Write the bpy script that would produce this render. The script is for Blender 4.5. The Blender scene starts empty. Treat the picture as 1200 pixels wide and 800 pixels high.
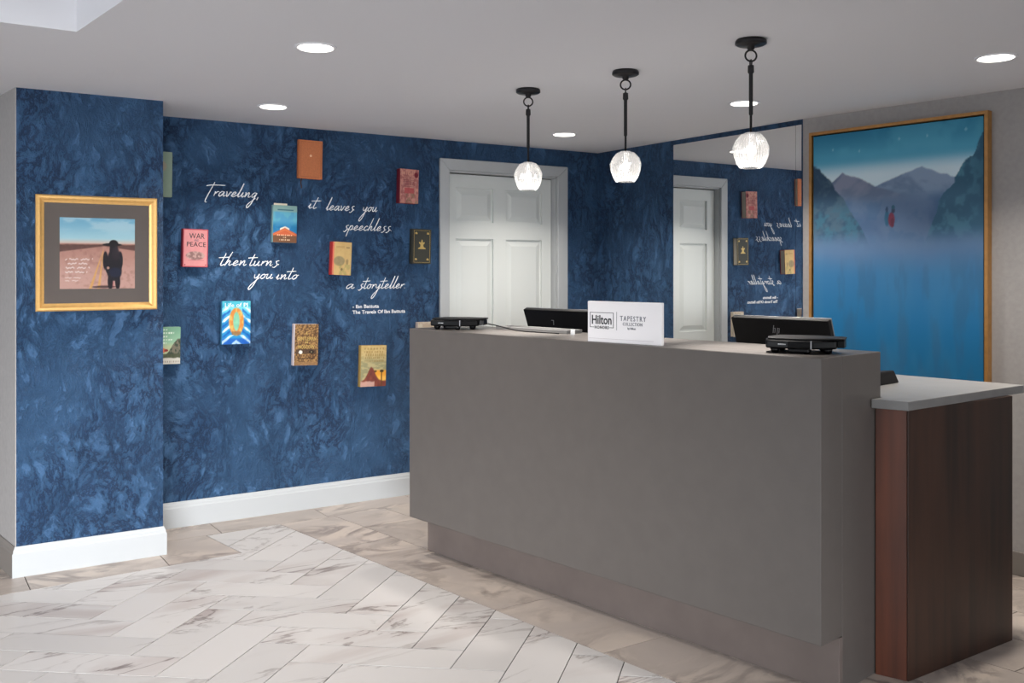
import bpy, bmesh, math, random
import numpy as np
from mathutils import Vector, Matrix

random.seed(7)
SC = bpy.context.scene
COL = SC.collection

# ------------------------------------------------------------------ camera
CAM_LOC = (-4.2222, -5.3592, 1.3932)
cam_d = bpy.data.cameras.new('camera')
cam_d.sensor_width = 36.0
cam_d.lens = 33.64
cam_d.shift_y = -0.0687
cam = bpy.data.objects.new('camera', cam_d)
cam.location = CAM_LOC
cam.rotation_euler = (math.pi / 2, 0, -0.578)
COL.objects.link(cam)
SC.camera = cam

# ------------------------------------------------------------------ world + view
world = bpy.data.worlds.new('world')
SC.world = world
world.use_nodes = True
wn = world.node_tree
wn.nodes['Background'].inputs[0].default_value = (0.75, 0.87, 1.0, 1)
wn.nodes['Background'].inputs[1].default_value = 1.0
SC.view_settings.view_transform = 'Standard'
SC.view_settings.look = 'None'
SC.view_settings.gamma = 1.0
SC.view_settings.use_curve_mapping = False
SC.view_settings.exposure = 0.36

# ------------------------------------------------------------------ daylight through the windows, plus added fill lights
def area(name, loc, rot, sx, sy, power, col):
    l = bpy.data.lights.new(name, 'AREA')
    l.shape = 'RECTANGLE'; l.size = sx; l.size_y = sy; l.energy = power; l.color = col
    o = bpy.data.objects.new(name, l); o.location = loc; o.rotation_euler = rot
    COL.objects.link(o)
    return o
H = 2.23
DAY = (0.96, 0.98, 1.0)
left = area('daylight_left', (-8.42, -3.1, 1.25), (0, math.radians(-80), 0), 1.7, 4.6, 20, DAY)
left.data.spread = math.radians(110)
area('fill_rear_right', (-0.15, -8.92, 1.25), (math.radians(82), 0, math.radians(4)), 1.3, 1.7, 30, DAY)  # added fill for the desk end and cabinet, no known window there
rear = area('daylight_rear', (-6.3, -8.92, 1.25), (math.radians(70), 0, math.radians(-14)), 3.6, 1.7, 165, DAY)
rear.data.spread = math.radians(60)
area('tray_fill_light', (-5.2, -3.4, 2.52), (math.radians(180), 0, 0), 2.4, 2.6, 1.0, DAY)  # added fill that brightens the raised tray, not a real fitting

# ------------------------------------------------------------------ materials
def lin(c):
    return tuple(((x / 12.92) if x <= 0.04045 else ((x + 0.055) / 1.055) ** 2.4) for x in c)
def hx(r, g, b):
    return lin((r / 255, g / 255, b / 255)) + (1,)

def new_mat(name):
    m = bpy.data.materials.new(name); m.use_nodes = True
    nt = m.node_tree; b = nt.nodes['Principled BSDF']
    return m, nt, b
def mat(name, col, rough=0.5, metal=0.0, spec=0.5, bump=0.0, scale=60, var=0.0, coat=0.0):
    m, nt, b = new_mat(name)
    b.inputs['Base Color'].default_value = col
    b.inputs['Roughness'].default_value = rough
    b.inputs['Metallic'].default_value = metal
    b.inputs['Specular IOR Level'].default_value = spec
    b.inputs['Coat Weight'].default_value = coat
    if bump or var:
        g = nt.nodes.new('ShaderNodeNewGeometry')
        n = nt.nodes.new('ShaderNodeTexNoise'); n.inputs['Scale'].default_value = scale
        n.inputs['Detail'].default_value = 6
        nt.links.new(g.outputs['Position'], n.inputs['Vector'])
        if bump:
            bp = nt.nodes.new('ShaderNodeBump'); bp.inputs['Strength'].default_value = bump
            bp.inputs['Distance'].default_value = 0.004
            nt.links.new(n.outputs['Fac'], bp.inputs['Height'])
            nt.links.new(bp.outputs['Normal'], b.inputs['Normal'])
        if var:
            r = nt.nodes.new('ShaderNodeValToRGB')
            r.color_ramp.elements[0].position = 0.3; r.color_ramp.elements[1].position = 0.7
            r.color_ramp.elements[0].color = tuple(c * (1 - var) for c in col[:3]) + (1,)
            r.color_ramp.elements[1].color = tuple(min(1, c * (1 + var)) for c in col[:3]) + (1,)
            nt.links.new(n.outputs['Fac'], r.inputs['Fac'])
            nt.links.new(r.outputs['Color'], b.inputs['Base Color'])
    return m
def emit(name, col, s):
    m, nt, b = new_mat(name)
    b.inputs['Base Color'].default_value = (0.9, 0.9, 0.9, 1)
    b.inputs['Emission Color'].default_value = col
    b.inputs['Emission Strength'].default_value = s
    return m
def print_mat(name, rough=0.5, spec=0.3):
    m, nt, b = new_mat(name)
    a = nt.nodes.new('ShaderNodeVertexColor'); a.layer_name = 'Col'
    nt.links.new(a.outputs['Color'], b.inputs['Base Color'])
    b.inputs['Roughness'].default_value = rough
    b.inputs['Specular IOR Level'].default_value = spec
    return m

def plaster(name):
    """blue trowelled plaster: overlapping strokes with ragged ridges"""
    m, nt, b = new_mat(name)
    N = nt.nodes.new; L = nt.links.new
    g = N('ShaderNodeNewGeometry')
    n0 = N('ShaderNodeTexNoise'); n0.inputs['Scale'].default_value = 1.7; n0.inputs['Detail'].default_value = 3
    L(g.outputs['Position'], n0.inputs['Vector'])
    mp = N('ShaderNodeVectorMath'); mp.operation = 'MULTIPLY_ADD'
    mp.inputs[1].default_value = (0.3, 0.3, 0.3)
    L(n0.outputs['Color'], mp.inputs[0]); L(g.outputs['Position'], mp.inputs[2])
    n1 = N('ShaderNodeTexNoise'); n1.inputs['Scale'].default_value = 4.2; n1.inputs['Detail'].default_value = 9
    n1.inputs['Roughness'].default_value = 0.70; n1.inputs['Distortion'].default_value = 0.2
    L(mp.outputs[0], n1.inputs['Vector'])
    st = N('ShaderNodeMapping'); st.inputs['Scale'].default_value = (1.0, 1.0, 0.6)
    st.inputs['Rotation'].default_value = (0.0, 0.5, 0.0)
    L(mp.outputs[0], st.inputs['Vector'])
    n2 = N('ShaderNodeTexNoise'); n2.inputs['Scale'].default_value = 11; n2.inputs['Detail'].default_value = 7
    n2.inputs['Distortion'].default_value = 0.25; n2.inputs['Roughness'].default_value = 0.72
    L(st.outputs[0], n2.inputs['Vector'])
    ab = N('ShaderNodeMath'); ab.operation = 'SUBTRACT'; ab.inputs[1].default_value = 0.5
    L(n2.outputs['Fac'], ab.inputs[0])
    a2 = N('ShaderNodeMath'); a2.operation = 'ABSOLUTE'; L(ab.outputs[0], a2.inputs[0])
    a3 = N('ShaderNodeMath'); a3.operation = 'MULTIPLY'; a3.inputs[1].default_value = 3.2; L(a2.outputs[0], a3.inputs[0])
    a4 = N('ShaderNodeMath'); a4.operation = 'MINIMUM'; a4.inputs[1].default_value = 0.32; L(a3.outputs[0], a4.inputs[0])
    h = N('ShaderNodeMath'); h.operation = 'MULTIPLY_ADD'; h.inputs[1].default_value = 1.6
    L(n1.outputs['Fac'], h.inputs[0]); L(a4.outputs[0], h.inputs[2])
    n3 = N('ShaderNodeTexNoise'); n3.inputs['Scale'].default_value = 2.6; n3.inputs['Detail'].default_value = 5
    L(g.outputs['Position'], n3.inputs['Vector'])
    cv = N('ShaderNodeMapRange'); cv.interpolation_type = 'SMOOTHSTEP'
    cv.inputs['From Min'].default_value = 0.0; cv.inputs['From Max'].default_value = 0.055
    L(a2.outputs[0], cv.inputs['Value'])
    pr = N('ShaderNodeMapRange'); pr.inputs['From Min'].default_value = 0.36; pr.inputs['From Max'].default_value = 0.58
    L(n3.outputs['Fac'], pr.inputs['Value'])
    inv = N('ShaderNodeMath'); inv.operation = 'SUBTRACT'; inv.inputs[0].default_value = 1.0; L(cv.outputs[0], inv.inputs[1])
    dk = N('ShaderNodeMath'); dk.operation = 'MULTIPLY'; L(inv.outputs[0], dk.inputs[0]); L(pr.outputs[0], dk.inputs[1])
    r = N('ShaderNodeValToRGB'); e = r.color_ramp.elements
    e[0].position = 0.34; e[0].color = hx(50, 83, 120)
    e[1].position = 0.68; e[1].color = hx(68, 106, 147)
    L(n1.outputs['Fac'], r.inputs['Fac'])
    cm = N('ShaderNodeMixRGB'); cm.inputs[2].default_value = hx(34, 57, 90)
    L(dk.outputs[0], cm.inputs['Fac']); L(r.outputs['Color'], cm.inputs[1])
    L(cm.outputs[0], b.inputs['Base Color'])
    bp = N('ShaderNodeBump'); bp.inputs['Strength'].default_value = 1.0; bp.inputs['Distance'].default_value = 0.028
    L(h.outputs[0], bp.inputs['Height']); L(bp.outputs['Normal'], b.inputs['Normal'])
    b.inputs['Roughness'].default_value = 0.52
    b.inputs['Specular IOR Level'].default_value = 0.35
    return m

def stone(name, base, vein, patch, vscale=1.6, rough=0.32, tint=0.12, vw=0.035, pw=0.62, along=None, iso=0.45):
    """tile stone; every tile object gets its own cut of the pattern and its own tone"""
    m, nt, b = new_mat(name)
    N = nt.nodes.new; L = nt.links.new
    g = N('ShaderNodeNewGeometry'); oi = N('ShaderNodeObjectInfo')
    off = N('ShaderNodeVectorMath'); off.operation = 'MULTIPLY_ADD'
    off.inputs[1].default_value = (31.0, 17.0, 23.0)
    L(oi.outputs['Random'], off.inputs[0]); L(g.outputs['Position'], off.inputs[2])
    mp = N('ShaderNodeMapping')
    mp.inputs['Rotation'].default_value = (0, 0, along or 0.5)
    mp.inputs['Scale'].default_value = (iso, 1.25, 1)
    L(off.outputs[0], mp.inputs['Vector'])
    n = N('ShaderNodeTexNoise'); n.inputs['Scale'].default_value = vscale; n.inputs['Detail'].default_value = 8
    n.inputs['Roughness'].default_value = 0.58; n.inputs['Distortion'].default_value = 1.6
    L(mp.outputs[0], n.inputs['Vector'])
    s = N('ShaderNodeMath'); s.operation = 'SUBTRACT'; s.inputs[1].default_value = 0.5; L(n.outputs['Fac'], s.inputs[0])
    a = N('ShaderNodeMath'); a.operation = 'ABSOLUTE'; L(s.outputs[0], a.inputs[0])
    v = N('ShaderNodeMapRange'); v.inputs['From Min'].default_value = 0.0; v.inputs['From Max'].default_value = vw
    v.inputs['To Min'].default_value = 1; v.inputs['To Max'].default_value = 0; v.interpolation_type = 'SMOOTHSTEP'
    L(a.outputs[0], v.inputs['Value'])
    n2 = N('ShaderNodeTexNoise'); n2.inputs['Scale'].default_value = 2.4; n2.inputs['Detail'].default_value = 6
    n2.inputs['Distortion'].default_value = 0.8
    L(mp.outputs[0], n2.inputs['Vector'])
    pr = N('ShaderNodeMapRange'); pr.inputs['From Min'].default_value = pw - 0.1; pr.inputs['From Max'].default_value = pw + 0.12
    L(n2.outputs['Fac'], pr.inputs['Value'])
    vm = N('ShaderNodeMath'); vm.operation = 'MULTIPLY'
    mod = N('ShaderNodeMapRange'); mod.inputs['From Min'].default_value = 0.42; mod.inputs['From Max'].default_value = 0.62
    L(n2.outputs['Fac'], mod.inputs['Value']); L(mod.outputs[0], vm.inputs[1]); L(v.outputs[0], vm.inputs[0])
    c1 = N('ShaderNodeMixRGB'); c1.inputs[1].default_value = base; c1.inputs[2].default_value = patch
    L(pr.outputs[0], c1.inputs['Fac'])
    c2 = N('ShaderNodeMixRGB'); c2.inputs[2].default_value = vein
    L(c1.outputs[0], c2.inputs[1]); L(vm.outputs[0], c2.inputs['Fac'])
    hsv = N('ShaderNodeHueSaturation')
    tm = N('ShaderNodeMapRange'); tm.inputs['To Min'].default_value = 1 - tint; tm.inputs['To Max'].default_value = 1 + tint * 0.4
    L(oi.outputs['Random'], tm.inputs['Value']); L(tm.outputs[0], hsv.inputs['Value'])
    L(c2.outputs[0], hsv.inputs['Color']); L(hsv.outputs['Color'], b.inputs['Base Color'])
    b.inputs['Roughness'].default_value = rough
    b.inputs['Specular IOR Level'].default_value = 0.4
    return m

def wood(name, dark, light):
    m, nt, b = new_mat(name)
    N = nt.nodes.new; L = nt.links.new
    g = N('ShaderNodeNewGeometry'); mp = N('ShaderNodeMapping'); mp.inputs['Scale'].default_value = (14, 14, 0.9)
    L(g.outputs['Position'], mp.inputs['Vector'])
    n = N('ShaderNodeTexNoise'); n.inputs['Scale'].default_value = 1.3; n.inputs['Detail'].default_value = 7
    n.inputs['Distortion'].default_value = 0.5
    L(mp.outputs[0], n.inputs['Vector'])
    mp2 = N('ShaderNodeMapping'); mp2.inputs['Scale'].default_value = (3, 3, 0.6)
    L(g.outputs['Position'], mp2.inputs['Vector'])
    n2 = N('ShaderNodeTexNoise'); n2.inputs['Scale'].default_value = 1.5; n2.inputs['Detail'].default_value = 3
    L(mp2.outputs[0], n2.inputs['Vector'])
    ad = N('ShaderNodeMath'); ad.operation = 'MULTIPLY_ADD'; ad.inputs[1].default_value = 0.5
    L(n.outputs['Fac'], ad.inputs[0])
    hf = N('ShaderNodeMath'); hf.operation = 'MULTIPLY'; hf.inputs[1].default_value = 0.5
    L(n2.outputs['Fac'], hf.inputs[0]); L(hf.outputs[0], ad.inputs[2])
    r = N('ShaderNodeValToRGB'); r.color_ramp.elements[0].position = 0.36; r.color_ramp.elements[1].position = 0.66
    r.color_ramp.elements[0].color = dark; r.color_ramp.elements[1].color = light
    L(ad.outputs[0], r.inputs['Fac']); L(r.outputs['Color'], b.inputs['Base Color'])
    b.inputs['Roughness'].default_value = 0.42
    return m

M = {}
M['plaster'] = plaster('blue_plaster')
M['ceiling'] = mat('ceiling_paint', hx(232, 232, 236), 0.9, spec=0.1)
M['greige'] = mat('grey_plaster_wall', hx(166, 163, 162), 0.85, spec=0.15, bump=0.25, scale=45, var=0.05)
M['trim'] = mat('white_trim_paint', hx(180, 183, 185), 0.4, spec=0.4)
M['greytrim'] = mat('grey_trim_paint', hx(128, 122, 117), 0.5)
M['door'] = mat('door_paint', hx(214, 218, 216), 0.45, spec=0.35)
M['dark'] = mat('dark_gap', hx(20, 20, 20), 0.9)
M['grout'] = mat('grout', hx(84, 78, 74), 0.9)
M['marble'] = stone('white_marble_tile', hx(200, 196, 194), hx(128, 118, 114), hx(172, 160, 156), vscale=1.5, tint=0.10, vw=0.017, pw=0.65)
M['slate'] = stone('brown_stone_tile', hx(176, 165, 158), hx(142, 131, 125), hx(198, 185, 174), vscale=2.2, rough=0.36, tint=0.10, vw=0.10, pw=0.5, along=-0.2, iso=0.8)
M['desk'] = mat('grey_quartz_shaded', hx(97, 92, 89), 0.38, spec=0.4, scale=14, var=0.04)  # same stone as the worktop, darkened for shade on the upright faces
M['kick'] = mat('taupe_kick_stone', hx(112, 102, 98), 0.45, spec=0.3, scale=7, var=0.08)
M['worktop'] = mat('grey_quartz_lit', hx(136, 135, 134), 0.38, spec=0.45, scale=14, var=0.06)  # same stone as the desk, lightened for the light on level tops
M['walnut'] = wood('walnut_veneer', hx(34, 21, 16), hx(74, 46, 33))
M['walnut_edge'] = wood('walnut_edge', hx(64, 36, 26), hx(118, 66, 46))
M['black'] = mat('black_plastic', hx(9, 9, 11), 0.3, spec=0.22)
M['blackmatte'] = mat('black_matte_plastic', hx(14, 13, 15), 0.5, spec=0.25)
M['silver'] = mat('silver_edge', hx(170, 172, 175), 0.35, metal=0.6)
M['greylogo'] = mat('grey_logo', hx(170, 170, 174), 0.4, metal=0.3)
M['bronze'] = mat('dark_bronze_metal', hx(44, 43, 45), 0.35, metal=0.7)
M['gold'] = mat('gold_leaf', hx(226, 178, 108), 0.4, metal=0.45, bump=0.06, scale=60, var=0.06)
M['goldwood'] = mat('gold_wood_frame', hx(178, 130, 74), 0.42, metal=0.35, var=0.12, scale=30)
M['mat'] = mat('charcoal_mat_board', hx(110, 102, 98), 0.9, spec=0.1)
M['white'] = mat('white_vinyl', hx(240, 242, 245), 0.6)
M['acrylic'] = mat('white_acrylic', hx(238, 236, 238), 0.22, spec=0.5)
M['ink'] = mat('dark_ink', hx(40, 42, 44), 0.6)
M['ink_light'] = mat('grey_ink', hx(96, 98, 108), 0.6)
M['paper'] = mat('page_paper', hx(222, 212, 190), 0.9, bump=0.2, scale=200)
M['print'] = print_mat('printed_cover', 0.45)
M['canvas'] = print_mat('painted_canvas', 0.55, 0.2)
M['photo'] = print_mat('photo_paper', 0.35)
M['mirror'] = mat('mirror_silver', (0.86, 0.87, 0.87, 1), 0.0, metal=1.0)
M['lamp'] = emit('downlight_lens', (1, 0.95, 0.86, 1), 3.2)
M['bulb'] = emit('pendant_bulb', (1, 0.95, 0.88, 1), 3.0)
M['chrome'] = mat('chrome', (0.75, 0.75, 0.76, 1), 0.15, metal=1.0)
M['copper'] = mat('copper_foil', hx(240, 190, 150), 0.3, metal=0.5)
M['goldfoil'] = mat('gold_foil', hx(206, 176, 106), 0.4, metal=0.3)
def glass_mat(name, tr, tl, gl):
    m = bpy.data.materials.new(name); m.use_nodes = True
    nt = m.node_tree; nt.nodes.clear(); N = nt.nodes.new; L = nt.links.new
    out = N('ShaderNodeOutputMaterial')
    t = N('ShaderNodeBsdfTransparent'); t.inputs[0].default_value = (0.98, 0.98, 0.98, 1)
    g = N('ShaderNodeBsdfGlossy'); g.inputs['Roughness'].default_value = 0.05
    mx = N('ShaderNodeMixShader'); mx.inputs[0].default_value = gl
    if tl:
        d = N('ShaderNodeBsdfTranslucent'); d.inputs[0].default_value = (0.95, 0.95, 0.95, 1)
        m0 = N('ShaderNodeMixShader'); m0.inputs[0].default_value = tl
        L(t.outputs[0], m0.inputs[1]); L(d.outputs[0], m0.inputs[2]); L(m0.outputs[0], mx.inputs[1])
    else:
        L(t.outputs[0], mx.inputs[1])
    L(g.outputs[0], mx.inputs[2]); L(mx.outputs[0], out.inputs['Surface'])
    return m
M['pane'] = glass_mat('picture_glass', 1, 0, 0.05)
M['crystal'] = glass_mat('crystal_glass', 1, 0.30, 0.2)

# ------------------------------------------------------------------ mesh helpers
class MB:
    def __init__(self):
        self.v = []; self.f = []
    def add(self, vs, fs):
        n = len(self.v); self.v += [tuple(p) for p in vs]; self.f += [tuple(i + n for i in f) for f in fs]
        return self
    def box(self, x0, y0, z0, x1, y1, z1):
        vs = [(x, y, z) for z in (z0, z1) for (x, y) in ((x0, y0), (x1, y0), (x1, y1), (x0, y1))]
        return self.add(vs, [(3, 2, 1, 0), (4, 5, 6, 7), (0, 1, 5, 4), (1, 2, 6, 5), (2, 3, 7, 6), (3, 0, 4, 7)])
    def prism(self, poly, z0, z1):
        ar = sum(poly[i][0] * poly[(i + 1) % len(poly)][1] - poly[(i + 1) % len(poly)][0] * poly[i][1] for i in range(len(poly)))
        if ar < 0: poly = poly[::-1]
        n = len(poly)
        vs = [(p[0], p[1], z0) for p in poly] + [(p[0], p[1], z1) for p in poly]
        fs = [tuple(range(n))[::-1], tuple(range(n, 2 * n))] + [(i, (i + 1) % n, n + (i + 1) % n, n + i) for i in range(n)]
        return self.add(vs, fs)
    def extrude_x(self, prof, x0, x1):
        """profile of (y,z) points swept along x"""
        n = len(prof)
        vs = [(x0, p[0], p[1]) for p in prof] + [(x1, p[0], p[1]) for p in prof]
        fs = [tuple(range(n))[::-1], tuple(range(n, 2 * n))] + [(i, (i + 1) % n, n + (i + 1) % n, n + i) for i in range(n)]
        return self.add(vs, fs)
    def lathe(self, prof, seg=32, c=(0, 0)):
        vs = []; fs = []
        for r, z in prof:
            for k in range(seg):
                a = 2 * math.pi * k / seg
                vs.append((c[0] + r * math.cos(a), c[1] + r * math.sin(a), z))
        for i in range(len(prof) - 1):
            for k in range(seg):
                a, b2 = i * seg + k, i * seg + (k + 1) % seg
                fs.append((a, b2, b2 + seg, a + seg))
        fs.append(tuple(range(seg))[::-1]); fs.append(tuple(range((len(prof) - 1) * seg, len(prof) * seg)))
        return self.add(vs, fs)
    def tube(self, pts, r, seg=6, closed=False, flat=None):
        pts = [Vector(p) for p in pts]; n = len(pts); vs = []; fs = []
        for i, p in enumerate(pts):
            if closed: t = pts[(i + 1) % n] - pts[i - 1]
            else: t = pts[min(i + 1, n - 1)] - pts[max(i - 1, 0)]
            t = t.normalized() if t.length > 1e-9 else Vector((1, 0, 0))
            up = Vector((0, 1, 0)) if abs(t.y) < 0.9 else Vector((0, 0, 1))
            a = t.cross(up).normalized(); b2 = a.cross(t)
            rr = r[i] if isinstance(r, (list, tuple)) else r
            for k in range(seg):
                th = 2 * math.pi * k / seg
                vs.append(p + (a * math.cos(th) + b2 * math.sin(th) * (flat or 1)) * rr)
        m = n if closed else n - 1
        for i in range(m):
            for k in range(seg):
                a0, b0 = i * seg + k, i * seg + (k + 1) % seg
                a1, b1 = ((i + 1) % n) * seg + k, ((i + 1) % n) * seg + (k + 1) % seg
                fs.append((a0, b0, b1, a1))
        if not closed:
            fs.append(tuple(range(seg))[::-1]); fs.append(tuple(range((n - 1) * seg, n * seg)))
        return self.add(vs, fs)
    def build(self, name, m, parent=None, bevel=0.0, smooth=False, seg=2):
        me = bpy.data.meshes.new(name)
        me.from_pydata(self.v, [], self.f); me.update()
        bm = bmesh.new(); bm.from_mesh(me); bmesh.ops.recalc_face_normals(bm, faces=bm.faces); bm.to_mesh(me); bm.free()
        me.materials.append(m)
        if smooth:
            me.polygons.foreach_set('use_smooth', [True] * len(me.polygons))
        o = bpy.data.objects.new(name, me); COL.objects.link(o)
        if parent is not None: o.parent = parent
        if bevel:
            md = o.modifiers.new('bevel', 'BEVEL'); md.width = bevel; md.segments = seg; md.limit_method = 'ANGLE'
            md.angle_limit = math.radians(35)
        if smooth == 'auto':
            pass
        return o
def tag(o, label=None, cat=None, group=None, kind=None):
    if label: o['label'] = label
    if cat: o['category'] = cat
    if group: o['group'] = group
    if kind: o['kind'] = kind
    return o
def thing(name, label, cat, loc=(0, 0, 0), rz=0.0, group=None):
    o = bpy.data.objects.new(name, None); COL.objects.link(o)
    o.location = loc; o.rotation_euler = (0, 0, rz); o.empty_display_size = 0.1
    return tag(o, label, cat, group)
def struct(o):
    o['kind'] = 'structure'; return o
def struct_empty(name):
    o = bpy.data.objects.new(name, None); COL.objects.link(o); o['kind'] = 'structure'; return o
def copy_tree(o, parent=None):
    c = o.copy(); COL.objects.link(c)
    if parent is not None: c.parent = parent
    for ch in list(o.children): copy_tree(ch, c)
    return c

def print_panel(name, w, h, nx, ny, fn, m, parent, y=0.0, origin=(0, 0), flip=1):
    """flat print: grid in the local xz plane facing -y, coloured per vertex by fn(u, v) in sRGB (v up)"""
    U, V = np.meshgrid(np.linspace(0, 1, nx), np.linspace(0, 1, ny))
    rgb = np.clip(np.stack(np.broadcast_arrays(*fn(U, V)), -1), 0, 1).reshape(-1, 3)
    rgb = np.where(rgb <= 0.04045, rgb / 12.92, ((rgb + 0.055) / 1.055) ** 2.4)
    X = origin[0] + (U - 0.5) * w; Z = origin[1] + (V - 0.5) * h
    vs = np.stack([X, np.full_like(X, y), Z], -1).reshape(-1, 3)
    idx = np.arange(nx * ny).reshape(ny, nx)
    fs = np.stack([idx[:-1, :-1], idx[:-1, 1:], idx[1:, 1:], idx[1:, :-1]], -1).reshape(-1, 4)
    me = bpy.data.meshes.new(name); me.from_pydata(vs.tolist(), [], fs.tolist()); me.update()
    at = me.color_attributes.new('Col', 'FLOAT_COLOR', 'POINT')
    at.data.foreach_set('color', np.concatenate([rgb, np.ones((len(rgb), 1))], 1).astype(np.float32).ravel())
    me.materials.append(m)
    o = bpy.data.objects.new(name, me); COL.objects.link(o); o.parent = parent
    return o

class Fbm:
    def __init__(self, seed): self.r = np.random.RandomState(seed); self.g = self.r.rand(64, 64)
    def n(self, x, y):
        xi = np.floor(x).astype(int); yi = np.floor(y).astype(int); fx = x - xi; fy = y - yi
        fx = fx * fx * (3 - 2 * fx); fy = fy * fy * (3 - 2 * fy)
        g = lambda a, b: self.g[a % 64, b % 64]
        return (g(xi, yi) * (1 - fx) + g(xi + 1, yi) * fx) * (1 - fy) + (g(xi, yi + 1) * (1 - fx) + g(xi + 1, yi + 1) * fx) * fy
    def __call__(self, x, y, o=4):
        s = 0; a = 0.5
        for k in range(o):
            s = s + a * self.n(x * 2 ** k + 7 * k, y * 2 ** k + 3 * k); a *= 0.5
        return s
F1, F2, F3 = Fbm(1), Fbm(2), Fbm(3)
def C(*c): return [np.array(x / 255.0) for x in c]
def mix(a, b, t): return [x + (y - x) * t for x, y in zip(a, b)]
def sst(x, a, b):
    t = np.clip((x - a) / (b - a), 0, 1); return t * t * (3 - 2 * t)

def text_obj(name, s, size, m, parent, x, y, z, width=None, depth=0.0006, bold=0.0, align='CENTER', spacing=1.0):
    """lettering standing on the local xz plane, facing -y; z is the baseline"""
    cu = bpy.data.curves.new(name, 'FONT'); cu.body = s; cu.size = size; cu.extrude = depth; cu.offset = bold
    cu.align_x = align; cu.space_character = spacing; cu.resolution_u = 2
    t = bpy.data.objects.new(name, cu); COL.objects.link(t)
    dg = bpy.context.evaluated_depsgraph_get(); dg.update()
    me = bpy.data.meshes.new_from_object(t.evaluated_get(dg)); me.name = name
    bpy.data.objects.remove(t)
    n = len(me.vertices); co = np.zeros(n * 3); me.vertices.foreach_get('co', co); co = co.reshape(-1, 3)
    if width is not None and n:
        x0, x1 = co[:, 0].min(), co[:, 0].max()
        k = width / (x1 - x0)
        if align == 'CENTER': co[:, 0] = (co[:, 0] - (x0 + x1) / 2) * k
        else: co[:, 0] = (co[:, 0] - x0) * k
    out = np.stack([co[:, 0] + x, y - co[:, 2], co[:, 1] + z], -1)
    me.vertices.foreach_set('co', out.ravel()); me.update()
    me.materials.clear(); me.materials.append(m)
    o = bpy.data.objects.new(name, me); COL.objects.link(o); o.parent = parent
    return o

# ------------------------------------------------------------------ structure: ceiling, walls
DA = 0.1642                                   # direction of the desk and of the aisle beside it
GA = 0.1041                                   # direction of the grey wall
ZT = 2.62
# ceiling with a raised tray at its left
tl, tr_, tf, tn = -6.6, None, -1.725, -5.0
hr = lambda y: -3.669 + (tf - y) * 0.113      # right edge of the tray
c = MB()
for poly in ([(-8.6, tf), (1.2, tf), (1.2, 1.6), (-8.6, 1.6)],
             [(-8.6, -9.0), (tl, -9.0), (tl, tf), (-8.6, tf)],
             [(tl, -9.0), (hr(tn), -9.0), (hr(tn), tn), (tl, tn)],
             [(hr(tf), tf), (hr(tn), tn), (hr(tn), -9.0), (1.2, -9.0), (1.2, tf)]):
    c.prism(poly, H, ZT)
c.box(-8.6, -9.0, ZT, 1.2, 1.6, ZT + 0.05)
struct(c.build('ceiling', M['ceiling']))

# blue walls
WPX0, WPX1, WPY = -3.732, -3.087, -0.474      # the pier
OPX0, OPX1, OPZ = -1.225, -0.352, 2.045       # door opening
wb = MB()
wb.box(WPX1 - 0.1, 0, 0, OPX0, 0.14, H); wb.box(OPX1, 0, 0, 0.14, 0.14, H); wb.box(OPX0, 0, OPZ, OPX1, 0.14, H)
struct(wb.build('wall_back', M['plaster']))
wr = MB().prism([(0, 0), (0.14, 0), (0.14, -1.8206), (0.0, -1.8206)], 0, H)
struct(wr.build('wall_right', M['plaster']))
sv = (math.sin(GA), -math.cos(GA))
GP = lambda s, o=0.0: (sv[0] * s + math.cos(GA) * o, -1.8206 + sv[1] * s + math.sin(GA) * o)
wg = MB().prism([GP(0.0), GP(7.2), GP(7.2, 0.14), GP(0.0, 0.14)], 0, H)
struct(wg.build('wall_far_right', M['greige']))
pier = struct_empty('wall_pier')
MB().prism([(WPX0, WPY), (WPX1, WPY), (WPX1, 0.0), (WPX0 - 0.0, 0.0)], 0, H).build('pier_face', M['plaster'], pier)
MB().prism([(WPX0 - 0.004, WPY + 0.002), (WPX0, WPY + 0.002), (WPX0, 1.5), (WPX0 - 0.28, 1.5)], 0, H).build('pier_side', M['greige'], pier)
# far left, rear walls (behind and beside the camera) with window openings
wl = MB()
x0, x1 = -8.6, -8.5
wl.box(x0, -9, 0, x1, 1.6, 0.35); wl.box(x0, -9, 2.1, x1, 1.6, H)
ys = [(-9, -5.4), (-4.0, -3.8), (-2.4, -2.2), (-0.8, 1.6)]
for a_, b_ in ys: wl.box(x0, a_, 0.35, x1, b_, 2.1)
struct(wl.build('wall_left', M['greige']))
wf = MB()
wf.box(-8.6, -9.1, 0, 1.4, -9.0, 0.35); wf.box(-8.6, -9.1, 2.1, 1.4, -9.0, H)
for a_, b_ in [(-8.6, -8.2), (-6.45, -6.2), (-4.4, -0.85), (0.55, 1.4)]: wf.box(a_, -9.1, 0.35, b_, -9.0, 2.1)  # the right-hand opening is made up for the added rear fill
struct(wf.build('wall_front', M['greige']))
struct(MB().box(-3.4, -9.0, 0, -3.25, -6.6, H).build('added_light_block', M['greige']))  # unseen slab added to keep rear light off the desk end
struct(MB().box(-8.6, 1.5, 0, -3.9, 1.6, H).build('wall_hall_end', M['greige']))

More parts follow.
